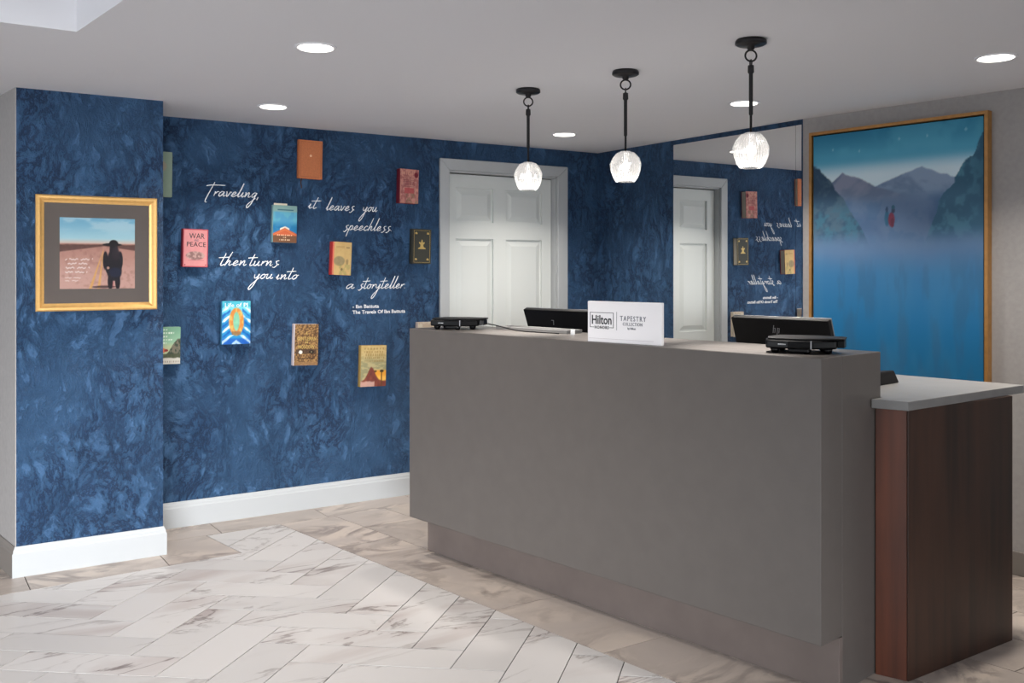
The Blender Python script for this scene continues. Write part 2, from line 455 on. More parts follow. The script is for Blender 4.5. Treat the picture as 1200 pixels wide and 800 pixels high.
# baseboards
BBP = [(0.0, 0.0), (-0.015, 0.0), (-0.015, 0.105), (-0.011, 0.113), (-0.010, 0.122), (-0.006, 0.130), (-0.004, 0.138), (0.0, 0.138)]
def bb_profile(y): return [(y + p[0], p[1]) for p in BBP]
b1 = MB(); b1.extrude_x(bb_profile(0), WPX1, -1.29); b1.extrude_x(bb_profile(0), -0.275, 0.0)
struct(b1.build('baseboard_back', M['trim']))
b2 = MB()
n_ = len(BBP)
vs = []
for (py, pz) in BBP: vs.append((WPX0 + py - 0.003, WPY + py, pz))
for (py, pz) in BBP: vs.append((WPX1 - py, WPY + py, pz))
for (py, pz) in BBP: vs.append((WPX1 - py, -0.016, pz))
fs = [tuple(range(n_))[::-1]]
for k in range(2):
    for i in range(n_): fs.append((k * n_ + i, k * n_ + (i + 1) % n_, (k + 1) * n_ + (i + 1) % n_, (k + 1) * n_ + i))
fs.append(tuple(range(2 * n_, 3 * n_)))
b2.add(vs, fs)
struct(b2.build('baseboard_pier', M['trim']))
b3 = MB()
vs = []
for (py, pz) in BBP: vs.append((WPX0 - 0.004 + py, WPY + py, pz))
for (py, pz) in BBP: vs.append((WPX0 - 0.28 + py, 1.5, pz))
fs = [tuple(range(n_)), tuple(range(n_, 2 * n_))[::-1]] + [(i, (i + 1) % n_, n_ + (i + 1) % n_, n_ + i) for i in range(n_)]
b3.add(vs, fs)
struct(b3.build('baseboard_pier_side', M['greytrim']))
b4 = MB().prism([GP(0.0, 0), GP(7.1, 0), GP(7.1, -0.014), GP(0.0, -0.014)], 0, 0.11)
struct(b4.build('baseboard_far_right', M['greytrim'], None, 0.004))
struct(MB().box(-0.015, -1.81, 0, 0, -0.016, 0.138).build('baseboard_right', M['trim'], None, 0.004))

# ------------------------------------------------------------------ door in the back wall
door = struct_empty('door_1')
def casing(name, poly, thick=0.022):
    mb = MB()
    n = len(poly); vs = [(p[0], -thick, p[1]) for p in poly] + [(p[0], 0.0, p[1]) for p in poly]
    mb.add(vs, [tuple(range(n)), tuple(range(n, 2 * n))[::-1]] + [(i, (i + 1) % n, n + (i + 1) % n, n + i) for i in range(n)])
    return mb.build(name, M['trim'], door, 0.005)
CX0, CX1, CZ = -1.283, -0.277, 2.113
casing('casing', [(CX0, 0), (OPX0 + 0.01, 0), (OPX0 + 0.01, OPZ - 0.005), (CX0, CZ)])
casing('casing', [(CX1, 0), (OPX1 - 0.01, 0), (OPX1 - 0.01, OPZ - 0.005), (CX1, CZ)])
casing('casing', [(CX0, CZ), (CX1, CZ), (OPX1 - 0.01, OPZ - 0.005), (OPX0 + 0.01, OPZ - 0.005)])
jb = MB(); jb.box(OPX0, 0.001, 0, OPX0 + 0.015, 0.139, OPZ); jb.box(OPX1 - 0.015, 0.001, 0, OPX1, 0.139, OPZ); jb.box(OPX0, 0.001, OPZ - 0.015, OPX1, 0.139, OPZ)
jb.build('jamb', M['trim'], door)
MB().box(OPX0 + 0.015, 0.1, 0, OPX1 - 0.015, 0.104, OPZ - 0.015).build('stop_shadow_gap', M['dark'], door)
LX0, LX1, LZ0, LZ1 = OPX0 + 0.018, OPX1 - 0.020, 0.008, OPZ - 0.021
lf = MB()
lf.box(LX0, 0.066, LZ0, LX1, 0.088, LZ1)
P1, P2 = (-1.13, -0.842), (-0.742, -0.448)
rows = [(0.20, 0.80), (0.93, 1.605), (1.714, 1.938)]
for a_, b_ in ((LX0, P1[0]), (P1[1], P2[0]), (P2[1], LX1)): lf.box(a_, 0.05, LZ0, b_, 0.066, LZ1)
zz = [LZ0] + [q for r_ in rows for q in r_] + [LZ1]
for k in range(0, 8, 2):
    for px in (P1, P2): lf.box(px[0], 0.05, zz[k], px[1], 0.066, zz[k + 1])
lf.build('door_leaf', M['door'], door)
for (a_, b_) in (P1, P2):
    for (z0, z1) in rows:
        mb = MB(); i1, i2 = 0.012, 0.045
        vs = [(a_ + i1, 0.066, z0 + i1), (b_ - i1, 0.066, z0 + i1), (b_ - i1, 0.066, z1 - i1), (a_ + i1, 0.066, z1 - i1),
              (a_ + i2, 0.054, z0 + i2), (b_ - i2, 0.054, z0 + i2), (b_ - i2, 0.054, z1 - i2), (a_ + i2, 0.054, z1 - i2)]
        mb.add(vs, [(3, 2, 1, 0), (4, 5, 6, 7), (0, 1, 5, 4), (1, 2, 6, 5), (2, 3, 7, 6), (3, 0, 4, 7)])
        mb.build('panel', M['door'], door)
kn = MB().lathe([(0.026, 0.0), (0.026, 0.006), (0.011, 0.010), (0.011, 0.035), (0.024, 0.042), (0.027, 0.055), (0.018, 0.066), (0.0005, 0.068)], 20)
kn.v = [(LX1 - 0.06 + x, 0.05 - z, 0.96 + y) for x, y, z in kn.v]
kn.build('door_knob', M['chrome'], door, smooth=True)

# ------------------------------------------------------------------ floor
floor = struct(MB().box(-8.6, -9.0, -0.06, 1.3, 1.6, -0.0035).build('floor', M['grout']))
def clip(poly, p, n):
    """keep the side of the line through p where (x-p).n >= 0"""
    out = []
    for i in range(len(poly)):
        a_, b_ = poly[i], poly[(i + 1) % len(poly)]
        da_ = (a_[0] - p[0]) * n[0] + (a_[1] - p[1]) * n[1]; db_ = (b_[0] - p[0]) * n[0] + (b_[1] - p[1]) * n[1]
        if da_ >= 0: out.append(a_)
        if (da_ >= 0) != (db_ >= 0):
            t = da_ / (da_ - db_); out.append((a_[0] + t * (b_[0] - a_[0]), a_[1] + t * (b_[1] - a_[1])))
    return out
def parea(p): return abs(sum(p[i][0] * p[(i + 1) % len(p)][1] - p[(i + 1) % len(p)][0] * p[i][1] for i in range(len(p)))) / 2 if len(p) > 2 else 0
def left_n(a_, b_):                            # normal pointing left of a->b
    return (-(b_[1] - a_[1]), b_[0] - a_[0])
BA, BB_ = (-2.413, -0.247), (-1.984, -2.937)   # edge between the herringbone and the brown aisle
PA, PB = (-3.700, -0.705), (-2.756, -0.664)    # edge in front of the pier
NA, NB = (-2.756, -0.664), (-2.816, -0.258)    # the step between pier and back wall
KA, KB = NB, BA                                # edge along the back wall
g2 = 0.0021
def toward(line, keep):                        # clip plane for a line, keeping the side of point keep, moved in by the joint
    a_, b_ = line; n = left_n(a_, b_); l = math.hypot(*n); n = (n[0] / l, n[1] / l)
    if (keep[0] - a_[0]) * n[0] + (keep[1] - a_[1]) * n[1] < 0: n = (-n[0], -n[1])
    return (a_[0] + n[0] * g2, a_[1] + n[1] * g2), n
inside = (-3.0, -2.0)
cl_border = toward((BA, BB_), inside)
cl_pier = toward((PA, PB), inside)
cl_pier_up = (cl_pier[0], (-cl_pier[1][0], -cl_pier[1][1]))
cl_notch = toward((NA, NB), (-2.5, -0.5))
cl_back = toward((KA, KB), inside)
ea = (math.cos(math.radians(42.4)), math.sin(math.radians(42.4)))
eb = (math.cos(math.radians(-38.9)), math.sin(math.radians(-38.9)))
LA, LB, WA, WB = 0.501, 0.581, 0.1965, 0.166
def ab(a_, b_): return (-a_ * ea[0] + b_ * eb[0], -a_ * ea[1] + b_ * eb[1])
def tile_poly(a0, b0, a1, b1):
    return [ab(a0 + g2, b0 + g2), ab(a1 - g2, b0 + g2), ab(a1 - g2, b1 - g2), ab(a0 + g2, b1 - g2)]
rt = random.Random(3)
def lay(pieces, m):
    mb = MB(); dz = rt.uniform(-0.0003, 0.0003)
    for p in pieces: mb.prism(p, -0.0035, 0.0 + dz)
    o = mb.build('tile', m, floor)
    return o
for i in range(-6, 9):
    for k in range(-26, 40):
        oa = 2.217 + k * WB + i * (LA + WB); ob = -0.92 + k * WA + i * (WA - LB)
        for (a0, b0, a1, b1) in ((oa, ob, oa + LA, ob + WA), (oa + LA, ob + WA - LB, oa + LA + WB, ob + WA)):
            p = tile_poly(a0, b0, a1, b1)
            cx = sum(q[0] for q in p) / 4; cy = sum(q[1] for q in p) / 4
            if not (-5.6 < cx < -1.6 and -4.9 < cy < 0.2): continue
            p = clip(p, *cl_border)
            if len(p) < 3: continue
            q1 = clip(p, *cl_pier)
            q2 = clip(p, *cl_pier_up)
            if len(q2) > 2: q2 = clip(q2, *cl_notch)
            if len(q2) > 2: q2 = clip(q2, *cl_back)
            ps = [q for q in (q1, q2) if parea(q) > 2e-5]
            if ps: lay(ps, M['marble'])
# brown tiles: aisle strips parallel to the desk, then the strips along the walls
du = (BB_[0] - BA[0], BB_[1] - BA[1]); dl = math.hypot(*du); du = (du[0] / dl, du[1] / dl)
def aisle(s, tt): return (BA[0] + s + du[0] * tt, BA[1] + du[1] * tt)
SW, SL = 0.318, 0.60
for i in range(9):
    for k in range(-1, 9):
        t0 = (0.0 + k * SL - (0.28 if i % 2 else 0.0)); s0 = i * SW
        p = [aisle(s0 + g2, t0 + g2), aisle(s0 + SW - g2, t0 + g2), aisle(s0 + SW - g2, t0 + SL - g2), aisle(s0 + g2, t0 + SL - g2)]
        p = clip(p, (0, -0.2475), (0, -1))
        if len(p) > 2: p = clip(p, (0.45, 0), (-1, 0))
        if parea(p) > 1e-4: lay([p], M['slate'])
for xa, xb in ((-3.105, -2.733), (-2.733, -2.13), (-2.13, -1.53), (-1.53, -0.93), (-0.93, -0.33), (-0.33, 0.0)):
    lay([[(xa + g2, -0.247), (xb - g2, -0.247), (xb - g2, 0.0), (xa + g2, 0.0)]], M['slate'])
lay([[(-3.105 + g2, -0.679 + g2), (NA[0] - g2, NA[1]), (NB[0] - g2, NB[1] + 0.006), (-3.1, -0.2505)]], M['slate'])
xs_ = [-5.5, -4.9, -4.3, -3.700, -3.105]
for k in range(4):
    f_ = lambda x: PA[1] + (x - PA[0]) * (PB[1] - PA[1]) / (PB[0] - PA[0]) + g2
    a_, b_ = xs_[k] + g2, xs_[k + 1] - g2
    lay([[(a_, f_(a_)), (b_, f_(b_)), (b_, -0.45), (a_, -0.45)]], M['slate'])
for k in range(6):
    for j in range(3):
        a_ = -4.9 + j * 0.4; b_ = a_ + 0.4; y0 = -0.45 + k * 0.33
        lay([[(a_ + g2, y0 + g2), (b_ - g2, y0 + g2), (b_ - g2, y0 + 0.33 - g2), (a_ + g2, y0 + 0.33 - g2)]], M['slate'])

# ------------------------------------------------------------------ reception desk
desk = thing('reception_desk', 'long grey stone reception desk with overhanging front and recessed kick plate', 'desk', (-2.0742, -1.1437, 0), DA)
DL, DW, DH, ZB, KX = 2.2139, 0.402, 1.112, 0.1864, 0.135
MB().box(0, -DL, ZB, KX + 0.001, 0, DH).build('front_panel', M['desk'], desk, 0.003)
MB().box(KX, -DL, 0.0, DW, 0, DH).build('end_panel', M['desk'], desk, 0.003)
MB().box(KX - 0.022, -DL - 0.002, 0.0, KX + 0.001, 0, ZB - 0.001).build('kick_plate', M['kick'], desk, 0.002)

def dl_(e, d, z=0.0):                          # desk directions: e across, d along towards the camera
    return (-2.0742 + math.cos(DA) * e + math.sin(DA) * d, -1.1437 + math.sin(DA) * e - math.cos(DA) * d, z)
# walnut cabinet under the staff worktop
C1, C2 = (-1.322, -3.375), (-0.665, -3.366)
back = 1.95
mvd = lambda p, q: (p[0] - math.sin(DA) * q, p[1] + math.cos(DA) * q)
cab = thing('walnut_cabinet', 'dark walnut cabinet closing the end of the desk under a grey top', 'cabinet')
g3 = dl_(DW + 0.004, DL); g4 = dl_(DW + 0.004, 0.25)
lip = dl_(0.356, DL + 0.004)
MB().prism([C1, C2, mvd(C2, 0.006), mvd(C1, 0.006)], 0.0, 0.9225).build('end_panel', M['walnut'], cab, 0.002)
MB().prism([mvd(C1, 0.0065), (C1[0] + 0.03, mvd(C1, 0.0065)[1] + 0.004), (lip[0] + 0.03, lip[1] + 0.004), (lip[0], lip[1])], 0.0, 0.9225).build('corner_strip', M['walnut_edge'], cab, 0.001)
MB().prism([(C1[0] + 0.04, C1[1] + 0.012), mvd(C2, 0.0065), mvd(C2, 2.2), g4], 0.0, 0.9225).build('carcass', M['walnut'], cab)
# worktop
A1, B1 = (-1.348, -3.392), (-0.545, -3.343)
lp = dl_(0.326, DL + 0.004)
wt = MB().prism([A1, B1, mvd(B1, 2.25), g4, (g3[0], g3[1] - 0.005), lp], 0.9225, 0.9535)
tag(wt.build('staff_worktop', M['worktop'], None, 0.002), 'grey stone worktop behind the desk, lower than the desk top', 'worktop')

# ------------------------------------------------------------------ mirror
mir = thing('wall_mirror', 'tall frameless wall mirror between blue wall and grey wall', 'mirror', (0, -1.302, 0.75))
MB().box(-0.006, -0.472, 0, -0.0002, 0.513, 1.45).build('mirror_glass', M['mirror'], mir)
MB().prism([(-0.0058, -0.4735), (-0.0002, -0.4735), (-0.0002, -0.513), (-0.0058, -0.513)], 0, 1.45).build('bevel_strip', M['mirror'], mir)
MB().box(-0.004, -0.4735, 0, -0.0002, -0.472, 1.45).build('bevel_groove', M['dark'], mir)

# ------------------------------------------------------------------ picture frames
def rails(w, h, prof, m, parent):
    """four mitred rails; prof = [(inset from outer edge, stand-off from the wall)], closed polygon"""
    cor = [(-w / 2, -h / 2), (w / 2, -h / 2), (w / 2, h / 2), (-w / 2, h / 2)]
    for k in range(4):
        p, q = cor[k], cor[(k + 1) % 4]
        sgn = lambda cpt: (-1 if cpt[0] > 0 else 1, -1 if cpt[1] > 0 else 1)
        vs = []
        for cpt in (p, q):
            sx, sz = sgn(cpt)
            for ins, so in prof: vs.append((cpt[0] + sx * ins, -so, cpt[1] + sz * ins))
        n = len(prof)
        fs = [tuple(range(n)), tuple(range(n, 2 * n))[::-1]] + [(i, (i + 1) % n, n + (i + 1) % n, n + i) for i in range(n)]
        MB().add(vs, fs).build('frame_rail', m, parent)

# framed photograph on the pier
pic = thing('framed_photograph', 'square gold framed desert road photograph with charcoal mat on blue pier', 'picture', (-3.387, WPY, 1.477))
pw, ph = 0.535, 0.54
rails(pw, ph, [(0, 0.001), (0.0, 0.020), (0.006, 0.027), (0.016, 0.026), (0.026, 0.016), (0.034, 0.013), (0.036, 0.012), (0.036, 0.001)], M['gold'], pic)
MB().box(-pw / 2 + 0.03, -0.008, -ph / 2 + 0.03, pw / 2 - 0.03, -0.002, ph / 2 - 0.03).build('mat_board', M['mat'], pic)
def photo(u, v):
    sky = mix(C(176, 214, 222), C(120, 178, 206), sst(v, 0.62, 1.0))
    cl = sst(F1(u * 4, v * 9), 0.42, 0.62) * sst(v, 0.7, 0.9); sky = mix(sky, C(206, 224, 228), cl * 0.5)
    haze = mix(C(214, 190, 176), sky, sst(v, 0.63, 0.72))
    c = haze
    gnd = mix(C(202, 160, 148), C(186, 138, 124), sst(v, 0.1, 0.6)); gnd = mix(gnd, C(150, 104, 92), sst(F2(u * 22, v * 22), 0.45, 0.7) * 0.35)
    c = mix(c, gnd, sst(0.64 - v, -0.008, 0.008))
    hed = 0.62 + 0.015 * F3(u * 30, v * 3); low = 0.555 - 0.03 * np.abs(u - 0.62) * 0 + 0.0
    hb = sst(hed - v, -0.006, 0.01) * sst(v - (0.52 + 0.085 * (1 - np.abs(u - 0.58) / 0.58)), -0.01, 0.01)
    c = mix(c, C(92, 62, 56), hb * (0.75 + 0.25 * F1(u * 40, v * 40)))
    for x0, x1 in ((0.40, 0.545), (0.51, 0.57)):
        t = (0.56 - v) / 0.56; xc = 0.575 + (x0 - 0.575) * t
        c = mix(c, C(222, 168, 96), sst(0.018 * t + 0.002 - np.abs(u - xc), -0.004, 0.004) * (v < 0.56) * 0.85)
    def ell(cx, cy, rx, ry, s=0.12):
        return sst(1 - np.sqrt(((u - cx) / rx) ** 2 + ((v - cy) / ry) ** 2), -s, s)
    blk = C(26, 22, 30)
    c = mix(c, C(60, 40, 44), ell(0.58, 0.025, 0.16, 0.018) * 0.8)
    for a_ in (ell(0.665, 0.1, 0.035, 0.12), ell(0.765, 0.1, 0.035, 0.12), ell(0.72, 0.25, 0.10, 0.14), ell(0.715, 0.42, 0.085, 0.15),
               ell(0.60, 0.40, 0.035, 0.13), ell(0.80, 0.40, 0.035, 0.13), ell(0.63, 0.29, 0.03, 0.07), ell(0.71, 0.56, 0.055, 0.09)):
        c = mix(c, blk, a_)
    c = mix(c, C(52, 40, 48), ell(0.74, 0.5, 0.05, 0.1) * 0.7)
    c = mix(c, C(30, 40, 72), ell(0.73, 0.23, 0.08, 0.07) * 0.6)
    c = mix(c, C(20, 16, 20), ell(0.71, 0.645, 0.06, 0.05)); c = mix(c, C(20, 16, 20), ell(0.69, 0.627, 0.13, 0.022))
    c = mix(c, C(206, 160, 140), ell(0.635, 0.295, 0.018, 0.02) * 0.9)
    c = mix(c, C(190, 70, 80), ell(0.705, 0.055, 0.012, 0.05) * 0.3)
    for k, (zc, x1, th) in enumerate(((0.415, 0.43, 0.013), (0.355, 0.36, 0.013), (0.295, 0.39, 0.013), (0.235, 0.36, 0.013), (0.155, 0.27, 0.008), (0.115, 0.24, 0.008))):
        wv = np.sin(u * 150 + k) * 0.6 + np.sin(u * 61 + 2 * k) * 0.5
        c = mix(c, C(244, 232, 226), sst(th - np.abs(v - zc - wv * th * 0.7), 0, th * 0.8) * (u > 0.07) * (u < x1) * (np.sin(u * 43 + k) > -0.8) * 0.85)
    return c
print_panel('photo_print', 0.332, 0.334, 150, 150, photo, M['photo'], pic, -0.0095, (0.0, 0.0))
# the print sits a little left and above centre of the mat in the photograph
MB().box(-pw / 2 + 0.033, -0.0125, -ph / 2 + 0.033, pw / 2 - 0.033, -0.0115, ph / 2 - 0.033).build('glass_pane', M['pane'], pic)

# large painting on the grey wall
pt = GP(0.5425, 0.0)
ART_Z0, ART_Z1 = 0.80, 2.142
paint = thing('framed_painting', 'tall blue mountain landscape painting in slim gold frame on grey wall', 'painting', (pt[0], pt[1], (ART_Z0 + ART_Z1) / 2), -math.pi / 2 + GA)
AW, AH = 0.955, ART_Z1 - ART_Z0
rails(AW, AH, [(0, 0.001), (0, 0.042), (0.016, 0.042), (0.016, 0.030), (0.016, 0.001)], M['goldwood'], paint)
MB().box(-AW / 2 + 0.0165, -0.02, -AH / 2 + 0.0165, AW / 2 - 0.0165, -0.002, AH / 2 - 0.0165).build('shadow_gap', M['dark'], paint)
def landscape(u, v):
    z = ART_Z0 + 0.02 + v * (AH - 0.05)
    n = F1(u * 5, v * 7); n2 = F2(u * 18, v * 26); n3 = F3(u * 3, v * 3)
    sky = mix(C(150, 198, 220), C(84, 164, 196), sst(z, 1.88, 1.97)); sky = mix(sky, C(48, 124, 158), sst(z, 1.97, 2.12))
    sky = mix(sky, C(96, 176, 204), sst(n, 0.42, 0.62) * sst(z, 1.93, 2.02) * 0.45)
    sky = mix(sky, C(216, 234, 244), sst(0.12 - np.abs(z - 1.86), 0, 0.11) * 0.9)
    c = sky
    def ridge(pts):
        return np.interp(u, [p[0] for p in pts], [p[1] for p in pts]) + (F2(u * 26, u * 0 + 1.3) - 0.46) * 0.02
    r1 = ridge([(0, 1.80), (0.10, 1.845), (0.19, 1.905), (0.30, 1.868), (0.40, 1.82), (0.5, 1.79), (0.62, 1.75), (1, 1.7)])
    r2 = ridge([(0, 1.7), (0.30, 1.79), (0.42, 1.828), (0.55, 1.868), (0.67, 1.905), (0.78, 1.862), (0.86, 1.84), (1, 1.80)])
    m2 = mix(C(108, 130, 160), C(136, 158, 186), sst(F2(u * 9 + v * 6, v * 16), 0.36, 0.62)); m2 = mix(m2, C(124, 140, 172), sst(1.80 - z, 0, 0.1))
    c = mix(c, m2, sst(r2 - z, -0.004, 0.006))
    m1 = mix(C(110, 124, 150), C(134, 142, 166), sst(F1(u * 8 - v * 8, v * 14), 0.38, 0.6)); m1 = mix(m1, C(120, 134, 164), sst(1.79 - z, 0, 0.12))
    c = mix(c, m1, sst(r1 - z, -0.004, 0.006) * sst(0.66 - u, 0, 0.2))
    valley = mix(C(106, 126, 160), C(80, 104, 142), sst(n, 0.36, 0.6)); valley = mix(valley, C(66, 104, 146), sst(n2, 0.45, 0.65) * 0.4)
    c = mix(c, valley, sst(1.76 + 0.02 * n - z, -0.02, 0.05))
    rl = np.interp(u, [0, 0.04, 0.10, 0.17, 0.24, 0.31, 0.4], [1.965, 1.94, 1.88, 1.80, 1.70, 1.62, 1.45]) + (n2 - 0.46) * 0.05
    cl = mix(C(52, 78, 102), C(78, 102, 120), sst(n2, 0.4, 0.62)); cl = mix(cl, C(64, 118, 138), sst(F3(u * 22, v * 30), 0.42, 0.62) * sst(1.78 - z, 0, 0.12) * 0.8)
    c = mix(c, cl, sst(rl - z, -0.004, 0.008) * sst(z, 1.47, 1.60))
    rr = np.interp(u, [0.66, 0.72, 0.78, 0.84, 0.9, 0.945, 0.97, 1.0], [1.45, 1.62, 1.74, 1.82, 1.885, 1.93, 2.0, 2.03]) + (n2 - 0.46) * 0.07 + (F1(u * 44, v * 30) - 0.46) * 0.06
    cr = mix(C(56, 96, 120), C(78, 128, 150), sst(F3(u * 24, v * 30), 0.38, 0.62)); cr = mix(cr, C(52, 94, 120), sst(u, 0.85, 1) * 0.5)
    c = mix(c, cr, sst(rr - z, -0.004, 0.008) * sst(z, 1.47, 1.62))
    fog = C(104, 134, 172); low = mix(C(62, 120, 168), C(34, 112, 164), sst(1.46 - z, 0, 0.42))
    low = mix(low, C(30, 106, 152), sst(1.16 - z, 0, 0.3)); low = mix(low, C(70, 126, 168), sst(F1(u * 6, v * 2.4), 0.44, 0.64) * 0.35)
    low = mix(low, C(60, 98, 130), sst(F3(u * 16, v * 5), 0.48, 0.66) * 0.4)
    c = mix(c, fog, sst(1.615 - z, 0, 0.11) * 0.8)
    c = mix(c, low, sst(1.52 + 0.06 * (n3 - 0.45) - z, -0.02, 0.17))
    def ell(cx, cz, rx, rz):
        return sst(1 - np.sqrt(((u - cx) / rx) ** 2 + ((z - cz) / rz) ** 2), -0.15, 0.15)
    c = mix(c, C(46, 98, 128), ell(0.468, 1.655, 0.014, 0.04)); c = mix(c, C(50, 70, 96), ell(0.468, 1.70, 0.008, 0.014))
    c = mix(c, C(138, 40, 56), ell(0.495, 1.648, 0.019, 0.036)); c = mix(c, C(112, 34, 48), ell(0.50, 1.632, 0.012, 0.024))
    c = mix(c, C(60, 66, 86), ell(0.505, 1.693, 0.011, 0.014)); c = mix(c, C(50, 92, 110), ell(0.505, 1.71, 0.009, 0.012))
    c = mix(c, C(98, 136, 168), sst(1.84 - z, 0, 0.1) * sst(z, 1.45, 1.6) * 0.25)
    for (su, sz) in ((0.13, 2.03), (0.30, 2.01), (0.54, 2.05), (0.70, 2.05), (0.91, 2.06)):
        c = mix(c, C(150, 196, 212), ell(su, sz, 0.006, 0.008) * 0.6)
    return c
print_panel('canvas', AW - 0.047, AH - 0.047, 190, 260, landscape, M['canvas'], paint, -0.034)

# ------------------------------------------------------------------ books on the blue wall
BG = 'books hung on the blue wall'
def book(label, x, z, w, h, th, spine_m, cover_fn, rot=0.0, hinge=False, cover_m=None, px=None):
    """closed book fixed flat on the wall, spine to the left"""
    t = thing('wall_book', label, 'book', (x, 0, z), 0, BG)
    t.rotation_euler = (0, math.radians(rot), 0)
    cov = MB(); r = 0.003
    cov.box(-w / 2, -th, -h / 2, w / 2, -th + r, h / 2); cov.box(-w / 2, -0.001 - r, -h / 2, w / 2, -0.001, h / 2)
    pr = [(-w / 2 - 0.0045, -th * 0.5), (-w / 2 - 0.004, -th * 0.8), (-w / 2, -th), (-w / 2 + r, -th), (-w / 2 + r, -0.001), (-w / 2, -0.001), (-w / 2 - 0.004, -th * 0.2)]
    cov.prism(pr, -h / 2, h / 2)
    cov.build('cover', spine_m, t, 0.0008)
    MB().box(-w / 2 + r, -th + r, -h / 2 + 0.004, w / 2 - 0.004, -0.001 - r, h / 2 - 0.004).build('pages', M['paper'], t)
    if cover_fn is not None:
        print_panel('front_print', w - 0.0012, h - 0.0012, 44, 64, cover_fn, M['print'], t, -th - 0.0004)
    return t
def spine(name, r, g, b, rough=0.55): return mat(name, hx(r, g, b), rough)
def edge(u, v, k): return np.minimum(np.minimum(u, 1 - u), np.minimum(v, 1 - v) * 1.5) < k

def cov_war(u, v):
    c = mix(C(208, 142, 140), C(196, 126, 128), F1(u * 8, v * 8)); c = mix(c, C(170, 70, 82), edge(u, v, 0.025) * 1.0)
    m = sst(1 - ((u - .5) / .4) ** 2 - ((v - .3) / .12) ** 2, 0, .2); c = mix(c, mix(C(124, 96, 92), C(176, 146, 138), sst(F2(u * 14, v * 18), .35, .6)), m * .9)
    for q in (.08, .92): c = mix(c, C(130, 40, 56), (np.hypot(u - q, (v - .06) * 1.5) < .03) * 1.0)
    for zc in (.17, .135): c = mix(c, C(170, 100, 104), (np.abs(v - zc) < .006) * (np.abs(u - .52) < .33) * .7)
    return c
t = book('pink covered book with dark red spine lettered WAR AND PEACE', -2.814, 1.519, 0.135, 0.208, 0.036, spine('red_cloth', 132, 34, 44), cov_war, 1.2)
text_obj('title_lettering', 'WAR', 0.042, M['ink'], t, 0.006, -0.037, 0.052, 0.082)
text_obj('title_lettering', 'AND', 0.016, M['ink_light'], t, 0.004, -0.037, 0.037, 0.026)
text_obj('title_lettering', 'PEACE', 0.036, M['ink'], t, 0.004, -0.037, 0.008, 0.102)

def cov_blue(u, v):
    c = mix(C(96, 168, 190), C(30, 112, 160), sst(.62 - v, 0, .22)); c = mix(c, C(70, 140, 190), sst(F1(u * 5, v * 5), .4, .6) * .5)
    c = mix(c, C(130, 164, 160), sst(v, .8, .86)); c = mix(c, C(40, 90, 110), (np.abs(v - .885) < .012) * (np.abs(u - .52) < .34) * .8)
    roof = .40 - .16 * np.abs(u - .5) * 2; c = mix(c, C(198, 96, 60), sst(roof - v, -.01, .01))
    c = mix(c, C(240, 220, 196), sst(.045 - np.abs(v - roof - .02) - .02 * F2(u * 20, v * 4), 0, .03) * (np.abs(u - .48) < .2))
    c = mix(c, C(232, 150, 90), sst(.02 - np.abs(v - roof + .05), 0, .02) * .6)
    c = mix(c, C(112, 76, 54), sst(.19 - v, -.01, .01))
    for zc, hw in ((.2, .32), (.13, .08), (.07, .24)):
        c = mix(c, C(244, 214, 180), (np.abs(v - zc) < .017) * (np.abs(u - .5) < hw) * (np.sin(u * 75) > -.3) * .8)
    return c
t = book('teal blue paperback with a snowy orange roof and a page marker on top', -2.307, 1.664, 0.142, 0.214, 0.032, spine('teal_card', 116, 150, 156), cov_blue, 1.2)
MB().box(-0.066, -0.028, 0.1065, 0.012, -0.022, 0.118).build('page_marker', M['paper'], t)

def cov_pi(u, v):
    c = mix(C(40, 140, 196), C(120, 214, 226), sst(v, .55, .9))
    wv = np.sin(v * 26 + np.abs(u - .5) * 14) + 1.2 * (F1(u * 7, v * 7) - .46); c = mix(c, C(232, 244, 248), sst(wv, .45, 1.0) * (np.abs(u - .5) > .24) * .9)
    c = mix(c, C(20, 84, 168), sst(-wv, .4, 1.0) * (np.abs(u - .5) > .22) * .8)
    body = sst(1 - ((u - .5) / .27) ** 2 - ((v - .52) / .33) ** 2, -.1, .15); c = mix(c, mix(C(206, 132, 64), C(214, 176, 96), sst(F2(u * 12, v * 10), .35, .6)), body)
    c = mix(c, mix(C(104, 176, 150), C(150, 206, 170), F3(u * 12, v * 12)), sst(1 - ((u - .5) / .12) ** 2 - ((v - .53) / .24) ** 2, 0, .3))
    c = mix(c, C(120, 96, 70), sst(.06 - np.abs(v - .25), 0, .03) * (np.abs(u - .5) < .17) * .7)
    c = mix(c, C(30, 90, 180), sst(.16 - v, 0, .06) * .85); c = mix(c, C(220, 240, 250), sst(wv, .2, .9) * (v < .22) * .7)
    c = mix(c, C(60, 170, 190), sst(v, .84, .88) * .8)
    return c
t = book('turquoise and orange book with blue waves, lettered in pale capitals', -2.588, 1.105, 0.16, 0.241, 0.03, spine('turquoise_card', 52, 122, 160), cov_pi, 0.4)
text_obj('title_lettering', 'Life of PI', 0.034, M['white'], t, 0.0, -0.0312, 0.087, 0.128)

